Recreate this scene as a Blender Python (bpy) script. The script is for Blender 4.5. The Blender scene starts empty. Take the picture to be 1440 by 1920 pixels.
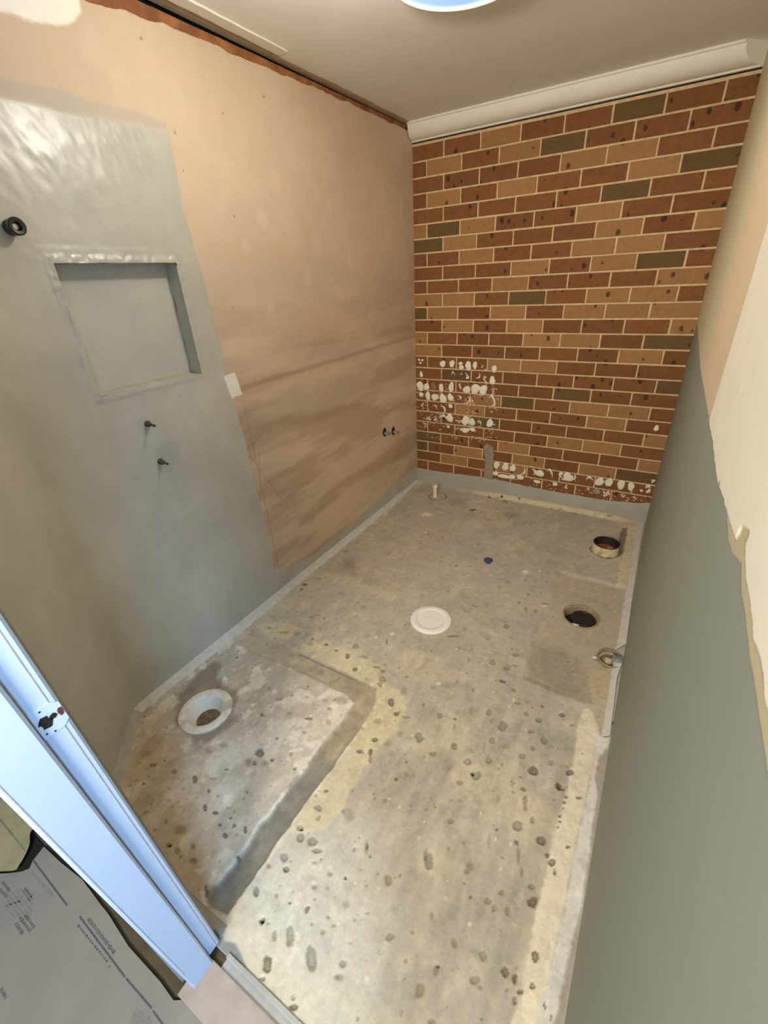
import bpy, bmesh, math, random
import numpy as np
from mathutils import Matrix, Vector

# ------------------------------------------------------------------ camera, world, lights, exposure
SC = bpy.context.scene
COL = SC.collection
cam_d = bpy.data.cameras.new('camera')
cam = bpy.data.objects.new('camera', cam_d)
COL.objects.link(cam)
cam.matrix_world = Matrix(((0.856978, -0.201602, 0.474284, 1.672429), (0.512930, 0.422803, -0.747088, -3.223651), (-0.049914, 0.883512, 0.465741, 1.596606), (0.000000, 0.000000, 0.000000, 1.000000)))
cam_d.lens = 10.3671
cam_d.sensor_fit = 'VERTICAL'
cam_d.sensor_height = 24.0
cam_d.clip_start = 0.01
SC.camera = cam

SC.view_settings.view_transform = 'Standard'
SC.view_settings.look = 'None'
SC.view_settings.gamma = 1.0
SC.view_settings.use_curve_mapping = False
SC.view_settings.exposure = -0.10

W, H = 1.786, 2.446            # room width, ceiling height

world = bpy.data.worlds.new('hall_daylight')
SC.world = world
world.use_nodes = True
world.node_tree.nodes['Background'].inputs[0].default_value = (0.72, 0.86, 1.0, 1)
world.node_tree.nodes['Background'].inputs[1].default_value = 0.22

def lamp(name, kind, loc, energy, color, **kw):
    d = bpy.data.lights.new(name, kind)
    d.energy = energy
    d.color = color
    for k, v in kw.items():
        if k != 'target':
            setattr(d, k, v)
    o = bpy.data.objects.new(name, d)
    COL.objects.link(o)
    o.location = loc
    if 'target' in kw:
        o.rotation_euler = (Vector(kw['target']) - Vector(loc)).to_track_quat('-Z', 'Y').to_euler()
    return o

# bare warm bulb over the shower corner (just outside the frame)
lamp('ceiling_bulb', 'POINT', (0.84, -1.87, 2.27), 20.0, (1.0, 0.95, 0.85), shadow_soft_size=0.05)
# daylight from a tall window across the hall, raking in through the doorway
lamp('hall_window', 'AREA', (3.35, -4.62, 0.80), 41.0, (0.12, 0.46, 1.0), shape='RECTANGLE', size=0.8, size_y=1.2, target=(0.5, -2.8, 0.45))
# softer unseen daylight fill added above the hall, reaching the shower floor under the door head
lamp('hall_high_fill', 'AREA', (3.3, -4.6, 4.2), 100.0, (0.46, 0.74, 1.0), shape='RECTANGLE', size=0.9, size_y=0.9, target=(0.7, -2.8, 0.3))
# unseen warm fill added behind the camera to brighten ceiling and back wall
lamp('hall_fill', 'AREA', (1.50, -4.3, 1.90), 78.0, (1.0, 0.95, 0.85), shape='DISK', size=0.5, target=(0.95, -0.5, 1.55))

# ------------------------------------------------------------------ helpers
rng = np.random.RandomState(7)
random.seed(7)

def lin(r, g=None, b=None):
    c = np.array((r, g, b), float) / 255.0
    return np.where(c <= 0.04045, c / 12.92, ((c + 0.055) / 1.055) ** 2.4)

def _hash(ix, iy, s):
    n = (ix.astype(np.int64) * 374761393 + iy.astype(np.int64) * 668265263 + s * 982451653) & 0x7fffffff
    n = ((n ^ (n >> 13)) * 1274126177) & 0x7fffffff
    return ((n ^ (n >> 16)) & 0xffff) / 65535.0

def vnoise(x, y, s=0):
    ix, iy = np.floor(x), np.floor(y)
    fx, fy = x - ix, y - iy
    fx = fx * fx * (3 - 2 * fx); fy = fy * fy * (3 - 2 * fy)
    a, b = _hash(ix, iy, s), _hash(ix + 1, iy, s)
    c, d = _hash(ix, iy + 1, s), _hash(ix + 1, iy + 1, s)
    return (a + (b - a) * fx) * (1 - fy) + (c + (d - c) * fx) * fy

def fbm(x, y, f, s=0, o=4):
    t, a, n = 0, 1.0, 0
    for i in range(o):
        t = t + a * vnoise(x * f + 17.3 * i, y * f - 9.1 * i, s + i)
        n += a; a *= 0.55; f *= 2.03
    return t / n                                   # 0..1

def sst(a, b, x):
    t = np.clip((x - a) / (b - a), 0, 1)
    return t * t * (3 - 2 * t)

def poly_sd(x, y, P):
    """signed distance to a polygon, negative inside"""
    P = np.array(P, float)
    d2 = np.full(x.shape, 1e9); ins = np.zeros(x.shape, bool)
    for i in range(len(P)):
        ax, ay = P[i]; bx, by = P[(i + 1) % len(P)]
        ex, ey = bx - ax, by - ay
        t = np.clip(((x - ax) * ex + (y - ay) * ey) / (ex * ex + ey * ey + 1e-12), 0, 1)
        d2 = np.minimum(d2, (x - ax - t * ex) ** 2 + (y - ay - t * ey) ** 2)
        if ay != by:
            c = ((ay > y) != (by > y)) & (x < (bx - ax) * (y - ay) / (by - ay) + ax)
            ins ^= c
    d = np.sqrt(d2)
    return np.where(ins, -d, d)

def mixc(col, c, m):
    return col * (1 - m[..., None]) + np.asarray(c) * m[..., None]

def new_obj(name, me, mat=None, parent=None):
    o = bpy.data.objects.new(name, me)
    COL.objects.link(o)
    if mat is not None and len(me.materials) == 0:
        me.materials.append(mat)
    if parent is not None:
        o.parent = parent
    return o

def from_arrays(name, V, Q, mat, parent=None, col=None, smooth=True):
    me = bpy.data.meshes.new(name)
    V = np.asarray(V, np.float32); Q = np.asarray(Q, np.int32)
    n = Q.shape[1]
    me.vertices.add(len(V)); me.vertices.foreach_set('co', V.ravel())
    me.loops.add(Q.size); me.loops.foreach_set('vertex_index', Q.ravel())
    me.polygons.add(len(Q))
    me.polygons.foreach_set('loop_start', np.arange(0, Q.size, n, dtype=np.int32))
    me.polygons.foreach_set('loop_total', np.full(len(Q), n, np.int32))
    if col is not None:
        a = me.attributes.new('Col', 'FLOAT_COLOR', 'POINT')
        c4 = np.ones((len(V), 4), np.float32); c4[:, :col.shape[1]] = col
        a.data.foreach_set('color', c4.ravel())
    me.update(calc_edges=True)
    if smooth:
        me.polygons.foreach_set('use_smooth', np.ones(len(Q), bool))
    return new_obj(name, me, mat, parent)

def grid(name, PX, PY, PZ, mat, col=None, rough=None, keep=None, parent=None, flip=False):
    nv, nu = PX.shape
    V = np.stack([PX, PY, PZ], -1).reshape(-1, 3)
    i = np.arange(nv * nu).reshape(nv, nu)
    Q = np.stack([i[:-1, :-1], i[:-1, 1:], i[1:, 1:], i[1:, :-1]], -1)
    if flip:
        Q = Q[..., ::-1]
    Q = Q.reshape(-1, 4)
    if keep is not None:
        Q = Q[keep.reshape(-1)]
    c = None
    if col is not None:
        c = col.reshape(-1, 3)
        if rough is not None:
            c = np.concatenate([c, rough.reshape(-1, 1)], 1)
    return from_arrays(name, V, Q, mat, parent, c)

def obj(name, bm, mat, parent=None, smooth=False):
    me = bpy.data.meshes.new(name)
    bmesh.ops.recalc_face_normals(bm, faces=bm.faces)
    bm.to_mesh(me); bm.free()
    if smooth:
        me.polygons.foreach_set('use_smooth', np.ones(len(me.polygons), bool))
        me.set_sharp_from_angle(angle=math.radians(40))
    return new_obj(name, me, mat, parent)

def add_box(bm, a, b, bev=0.0):
    x0, y0, z0 = a; x1, y1, z1 = b
    r = bmesh.ops.create_cube(bm, size=1.0, matrix=Matrix.Translation(((x0 + x1) / 2, (y0 + y1) / 2, (z0 + z1) / 2)) @ Matrix.Diagonal((x1 - x0, y1 - y0, z1 - z0, 1)))
    if bev:
        es = {e for v in r['verts'] for e in v.link_edges}
        bmesh.ops.bevel(bm, geom=list(es), offset=bev, segments=2, affect='EDGES', profile=0.6)
    return bm

def add_lathe(bm, prof, seg=40, M=None, jitter=None):
    """prof: (r, z) pairs; r may be 0 at the ends"""
    rings = []
    for k, (r, z) in enumerate(prof):
        if r <= 1e-6:
            rings.append([bm.verts.new((0, 0, z))])
        else:
            rr = []
            for s in range(seg):
                a = 2 * math.pi * s / seg
                q = r * (1 + (jitter(k, a) if jitter else 0))
                rr.append(bm.verts.new((q * math.cos(a), q * math.sin(a), z)))
            rings.append(rr)
    for A, B in zip(rings[:-1], rings[1:]):
        for s in range(seg):
            t = (s + 1) % seg
            if len(A) == 1 and len(B) == 1: continue
            if len(A) == 1: bm.faces.new((A[0], B[s], B[t]))
            elif len(B) == 1: bm.faces.new((A[s], A[t], B[0]))
            else: bm.faces.new((A[s], A[t], B[t], B[s]))
    if M is not None:
        vs = [v for r in rings for v in r]
        bmesh.ops.transform(bm, matrix=M, verts=vs)
    return bm

def add_prism(bm, pts, n0, n1, f):
    """extrude a 2-D polygon between n0 and n1; f maps (u, v, n) to space"""
    A = [bm.verts.new(f(u, v, n0)) for u, v in pts]
    B = [bm.verts.new(f(u, v, n1)) for u, v in pts]
    bm.faces.new(A); bm.faces.new(B[::-1])
    for i in range(len(pts)):
        j = (i + 1) % len(pts)
        bm.faces.new((A[i], A[j], B[j], B[i]))
    return bm

def tag(o, label=None, cat=None, group=None, kind=None):
    if label: o['label'] = label
    if cat: o['category'] = cat
    if group: o['group'] = group
    if kind: o['kind'] = kind
    return o

def thing(name, label, cat, loc, group=None):
    o = bpy.data.objects.new(name, None)
    o.empty_display_size = 0.05
    COL.objects.link(o); o.location = loc
    return tag(o, label, cat, group)

def struct(o):
    o['kind'] = 'structure'
    return o

XROT = Matrix.Rotation(math.pi / 2, 4, 'Y')        # lathe axis z -> +x

# ------------------------------------------------------------------ materials
def base_mat(name, rough=0.6, metal=0.0, spec=0.5):
    m = bpy.data.materials.new(name); m.use_nodes = True
    b = m.node_tree.nodes['Principled BSDF']
    b.inputs['Roughness'].default_value = rough
    b.inputs['Metallic'].default_value = metal
    b.inputs['Specular IOR Level'].default_value = spec
    return m, m.node_tree.nodes, m.node_tree.links, b

def N(nodes, t, **kw):
    n = nodes.new(t)
    for k, v in kw.items():
        if k in n.inputs: n.inputs[k].default_value = v
        else: setattr(n, k, v)
    return n

def noisy(name, c, rough=0.6, metal=0.0, amt=0.12, scale=25.0, bump=0.1, bscale=120.0, spec=0.5, c2=None, lo=0.35, hi=0.65):
    """plain procedural surface: colour broken up by noise, fine bump"""
    m, nd, lk, b = base_mat(name, rough, metal, spec)
    tc = N(nd, 'ShaderNodeTexCoord')
    n1 = N(nd, 'ShaderNodeTexNoise', Scale=scale, Detail=5.0)
    lk.new(tc.outputs['Object'], n1.inputs['Vector'])
    r = N(nd, 'ShaderNodeValToRGB')
    r.color_ramp.elements[0].position = lo; r.color_ramp.elements[1].position = hi
    c = np.array(c)
    ca = c * (1 - amt) if c2 is None else np.array(c2)
    cb = np.minimum(c * (1 + amt), 1) if c2 is None else c
    r.color_ramp.elements[0].color = (*ca, 1); r.color_ramp.elements[1].color = (*cb, 1)
    lk.new(n1.outputs['Fac'], r.inputs['Fac'])
    lk.new(r.outputs['Color'], b.inputs['Base Color'])
    if bump:
        n2 = N(nd, 'ShaderNodeTexNoise', Scale=bscale, Detail=4.0)
        lk.new(tc.outputs['Object'], n2.inputs['Vector'])
        bp = N(nd, 'ShaderNodeBump', Strength=bump, Distance=0.002)
        lk.new(n2.outputs['Fac'], bp.inputs['Height'])
        lk.new(bp.outputs['Normal'], b.inputs['Normal'])
    return m

def mapped(name, amt=0.10, scale=60.0, bump=0.25, bscale=180.0, dist=0.002, spec=0.4, stretch=(1, 1, 1), bump2=0.0, bscale2=12.0, dist2=0.004):
    """surface whose colour and roughness were laid out per vertex (stains, coatings), plus fine grain and relief"""
    m, nd, lk, b = base_mat(name, 0.7, 0.0, spec)
    at = N(nd, 'ShaderNodeAttribute', attribute_name='Col')
    tc = N(nd, 'ShaderNodeTexCoord')
    mp = N(nd, 'ShaderNodeMapping'); mp.inputs['Scale'].default_value = stretch
    lk.new(tc.outputs['Object'], mp.inputs['Vector'])
    n1 = N(nd, 'ShaderNodeTexNoise', Scale=scale, Detail=6.0, Roughness=0.65)
    lk.new(mp.outputs['Vector'], n1.inputs['Vector'])
    mr = N(nd, 'ShaderNodeMapRange')
    mr.inputs['From Min'].default_value = 0.3; mr.inputs['From Max'].default_value = 0.7
    mr.inputs['To Min'].default_value = 1 - amt; mr.inputs['To Max'].default_value = 1 + amt
    lk.new(n1.outputs['Fac'], mr.inputs['Value'])
    mu = N(nd, 'ShaderNodeVectorMath', operation='MULTIPLY')
    lk.new(at.outputs['Color'], mu.inputs[0]); lk.new(mr.outputs['Result'], mu.inputs[1])
    lk.new(mu.outputs['Vector'], b.inputs['Base Color'])
    lk.new(at.outputs['Alpha'], b.inputs['Roughness'])
    n2 = N(nd, 'ShaderNodeTexNoise', Scale=bscale, Detail=5.0)
    lk.new(mp.outputs['Vector'], n2.inputs['Vector'])
    bp = N(nd, 'ShaderNodeBump', Strength=bump, Distance=dist)
    lk.new(n2.outputs['Fac'], bp.inputs['Height'])
    last = bp
    if bump2:
        n3 = N(nd, 'ShaderNodeTexNoise', Scale=bscale2, Detail=3.0, Distortion=0.6)
        lk.new(mp.outputs['Vector'], n3.inputs['Vector'])
        b2 = N(nd, 'ShaderNodeBump', Strength=bump2, Distance=dist2)
        lk.new(n3.outputs['Fac'], b2.inputs['Height'])
        lk.new(bp.outputs['Normal'], b2.inputs['Normal'])
        last = b2
    lk.new(last.outputs['Normal'], b.inputs['Normal'])
    return m

def brick_mat(name, c1, c2, spot):
    m, nd, lk, b = base_mat(name, 0.85, 0.0, 0.25)
    geo = N(nd, 'ShaderNodeNewGeometry')
    oi = N(nd, 'ShaderNodeObjectInfo')
    n1 = N(nd, 'ShaderNodeTexNoise', Scale=26.0, Detail=6.0, Roughness=0.7)
    lk.new(geo.outputs['Position'], n1.inputs['Vector'])
    ad = N(nd, 'ShaderNodeMath', operation='MULTIPLY_ADD'); ad.inputs[1].default_value = 0.22; ad.inputs[2].default_value = -0.27
    lk.new(oi.outputs['Random'], ad.inputs[0])
    sm = N(nd, 'ShaderNodeMath', operation='ADD')
    lk.new(n1.outputs['Fac'], sm.inputs[0]); lk.new(ad.outputs[0], sm.inputs[1])
    rp = N(nd, 'ShaderNodeValToRGB')
    rp.color_ramp.elements[0].position = 0.2; rp.color_ramp.elements[1].position = 0.8
    rp.color_ramp.elements[0].color = (*c1, 1); rp.color_ramp.elements[1].color = (*c2, 1)
    lk.new(sm.outputs[0], rp.inputs['Fac'])
    # burnt iron spots
    mp = N(nd, 'ShaderNodeMapping'); mp.inputs['Scale'].default_value = (1.0, 1.0, 0.72)
    lk.new(geo.outputs['Position'], mp.inputs['Vector'])
    wn = N(nd, 'ShaderNodeTexNoise', Scale=60.0, Detail=3.0)
    lk.new(mp.outputs['Vector'], wn.inputs['Vector'])
    wv = N(nd, 'ShaderNodeVectorMath', operation='MULTIPLY_ADD')
    wv.inputs[1].default_value = (0.016, 0.016, 0.016)
    lk.new(wn.outputs['Color'], wv.inputs[0]); lk.new(mp.outputs['Vector'], wv.inputs[2])
    vo = N(nd, 'ShaderNodeTexVoronoi', Scale=19.0, Randomness=1.0)
    lk.new(wv.outputs['Vector'], vo.inputs['Vector'])
    sep = N(nd, 'ShaderNodeSeparateColor')
    lk.new(vo.outputs['Color'], sep.inputs[0])
    rad = N(nd, 'ShaderNodeMapRange')            # spot radius: most cells none, a few large
    rad.inputs['From Min'].default_value = spot; rad.inputs['From Max'].default_value = 1.0
    rad.inputs['To Min'].default_value = 0.0; rad.inputs['To Max'].default_value = 0.31
    lk.new(sep.outputs['Red'], rad.inputs['Value'])
    sub = N(nd, 'ShaderNodeMath', operation='SUBTRACT')
    lk.new(rad.outputs['Result'], sub.inputs[0]); lk.new(vo.outputs['Distance'], sub.inputs[1])
    ms = N(nd, 'ShaderNodeMapRange')
    ms.inputs['From Min'].default_value = -0.01; ms.inputs['From Max'].default_value = 0.07
    ms.inputs['To Max'].default_value = 0.82
    lk.new(sub.outputs[0], ms.inputs['Value'])
    mx = N(nd, 'ShaderNodeMix', data_type='RGBA')
    lk.new(ms.outputs['Result'], mx.inputs['Factor'])
    lk.new(rp.outputs['Color'], mx.inputs['A'])
    mx.inputs['B'].default_value = (*lin(52, 40, 30), 1)
    lk.new(mx.outputs['Result'], b.inputs['Base Color'])
    n2 = N(nd, 'ShaderNodeTexNoise', Scale=240.0, Detail=4.0)
    lk.new(geo.outputs['Position'], n2.inputs['Vector'])
    bp = N(nd, 'ShaderNodeBump', Strength=0.35, Distance=0.0015)
    lk.new(n2.outputs['Fac'], bp.inputs['Height']); lk.new(bp.outputs['Normal'], b.inputs['Normal'])
    return m

M = {}
M['floor'] = mapped('bare_concrete', amt=0.085, scale=48, bump=0.32, bscale=130, dist=0.003, bump2=0.22, bscale2=30, dist2=0.003)
M['wall'] = mapped('coated_wall_lining', amt=0.03, scale=16, bump=0.06, bscale=260, dist=0.001, spec=0.55, bump2=0.16, bscale2=11, dist2=0.006)
M['rwall'] = mapped('right_wall_lining', amt=0.025, scale=14, bump=0.08, bscale=300, dist=0.001, spec=0.4)
M['membrane'] = noisy('grey_membrane', lin(156, 152, 140), rough=0.5, amt=0.05, scale=10, bump=0.2, bscale=120)
M['niche'] = noisy('grey_membrane_niche', lin(186, 182, 168), rough=0.4, amt=0.05, scale=8, bump=0.35, bscale=45)
M['ceiling'] = noisy('ceiling_paint', lin(238, 234, 226), rough=0.7, amt=0.02, scale=5, bump=0.04, bscale=200)
M['raw_ceiling'] = noisy('raw_ceiling_paper', lin(190, 168, 136), rough=0.9, amt=0.10, scale=18, bump=0.2)
M['cornice'] = noisy('cornice_paint', lin(233, 228, 212), rough=0.6, amt=0.02, scale=8, bump=0.06, bscale=120)
M['mortar'] = noisy('mortar', lin(205, 176, 132), rough=0.95, amt=0.12, scale=30, bump=0.5, bscale=150)
M['brick_R'] = brick_mat('brick_red_brown', lin(116, 74, 42), lin(144, 95, 57), 0.12)
M['brick_T'] = brick_mat('brick_tan', lin(148, 107, 66), lin(170, 128, 82), 0.32)
M['brick_D'] = brick_mat('brick_dark_olive', lin(98, 75, 44), lin(116, 90, 54), 0.80)
M['adhesive'] = noisy('white_adhesive', lin(226, 220, 198), rough=0.8, amt=0.07, scale=90, bump=0.5, bscale=260)
M['smear'] = noisy('thin_white_smear', lin(192, 166, 138), rough=0.9, amt=0.22, scale=160, bump=0.5, bscale=260)
M['greydab'] = noisy('grey_dab', lin(150, 146, 134), rough=0.7, amt=0.1, scale=90, bump=0.4)
M['browndab'] = noisy('brown_residue', lin(150, 104, 66), rough=0.9, amt=0.15, scale=120, bump=0.4)
M['cement'] = noisy('grey_cement_patch', lin(142, 130, 112), rough=0.9, amt=0.12, scale=40, bump=0.4)
M['timber'] = noisy('timber_plate', lin(170, 112, 66), rough=0.8, amt=0.22, scale=14, bump=0.2, c2=lin(132, 82, 46))
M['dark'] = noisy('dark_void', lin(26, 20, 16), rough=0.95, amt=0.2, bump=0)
M['white_pvc'] = noisy('white_pvc', lin(240, 236, 226), rough=0.4, amt=0.02, scale=20, bump=0.03)
M['dirty_pvc'] = noisy('dirty_white_pvc', lin(232, 222, 206), rough=0.5, amt=0.1, scale=22, bump=0.1, c2=lin(196, 178, 152), lo=0.28, hi=0.5)
M['cream_pvc'] = noisy('cream_pvc', lin(226, 214, 182), rough=0.45, amt=0.06, scale=26, bump=0.05)
M['stained_pvc'] = noisy('stained_cream_pvc', lin(206, 190, 152), rough=0.6, amt=0.1, scale=24, bump=0.2, c2=lin(150, 128, 90), lo=0.3, hi=0.55)
M['mud'] = noisy('dried_mud', lin(142, 124, 100), rough=0.95, amt=0.3, scale=45, bump=0.8, bscale=70)
M['black_rubber'] = noisy('black_rubber', lin(34, 31, 29), rough=0.55, amt=0.15, bump=0.1)
M['black_pipe'] = noisy('black_plastic_pipe', lin(30, 28, 26), rough=0.35, amt=0.1, bump=0.05)
M['rust'] = noisy('rusty_debris', lin(150, 74, 48), rough=0.95, amt=0.35, scale=60, bump=0.6)
M['yellow'] = noisy('yellow_debris', lin(206, 184, 96), rough=0.9, amt=0.15, scale=60, bump=0.4)
M['brass'] = noisy('dirty_brass', lin(92, 78, 52), rough=0.5, metal=0.4, amt=0.25, scale=90, bump=0.2)
M['chrome'] = noisy('worn_chrome', lin(198, 194, 186), rough=0.3, metal=0.8, amt=0.1, scale=60, bump=0.1)
M['blue'] = noisy('blue_grey_plastic', lin(72, 84, 108), rough=0.5, amt=0.1, bump=0.1)
M['trim'] = noisy('white_grey_sealant', lin(206, 202, 192), rough=0.6, amt=0.07, scale=30, bump=0.5, bscale=60)
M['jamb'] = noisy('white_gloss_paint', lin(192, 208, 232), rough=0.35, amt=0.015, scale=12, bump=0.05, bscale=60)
M['jamb_line'] = noisy('worn_edge_and_shade', lin(172, 160, 156), rough=0.6, amt=0.1, scale=50, bump=0.1)
M['alu'] = noisy('aluminium_angle', lin(200, 198, 190), rough=0.38, metal=0.6, amt=0.06, scale=30, bump=0.05)
M['sill'] = noisy('worn_sill', lin(178, 162, 148), rough=0.7, amt=0.14, scale=12, bump=0.2, c2=lin(164, 146, 132))
M['board'] = noisy('grey_brown_paperboard', lin(140, 131, 120), rough=0.75, amt=0.05, scale=9, bump=0.1, bscale=60)
M['flap'] = noisy('olive_paperboard_underside', lin(156, 144, 108), rough=0.8, amt=0.12, scale=14, bump=0.15, bscale=60)
M['ink'] = noisy('grey_ink', lin(84, 82, 84), rough=0.8, amt=0.2, scale=200, bump=0)
M['ink_soft'] = noisy('faint_grey_ink', lin(126, 120, 112), rough=0.8, amt=0.15, scale=200, bump=0)
M['hall'] = noisy('hall_slab', lin(88, 75, 52), rough=0.9, amt=0.2, scale=14, bump=0.4)
M['redchip'] = noisy('red_brown_primer', lin(104, 48, 42), rough=0.7, amt=0.15, scale=60, bump=0.1)

def emit_mat(name, c, e, s):
    m, nd, lk, b = base_mat(name, 0.3)
    n1 = N(nd, 'ShaderNodeTexNoise', Scale=3.0)
    r = N(nd, 'ShaderNodeValToRGB')
    r.color_ramp.elements[0].color = (*np.array(e) * 0.9, 1); r.color_ramp.elements[1].color = (*e, 1)
    lk.new(n1.outputs['Fac'], r.inputs['Fac'])
    b.inputs['Base Color'].default_value = (*c, 1)
    lk.new(r.outputs['Color'], b.inputs['Emission Color'])
    b.inputs['Emission Strength'].default_value = s
    return m
M['skylight'] = emit_mat('skylight_diffuser', lin(200, 225, 245), lin(120, 190, 255), 0.72)

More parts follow.
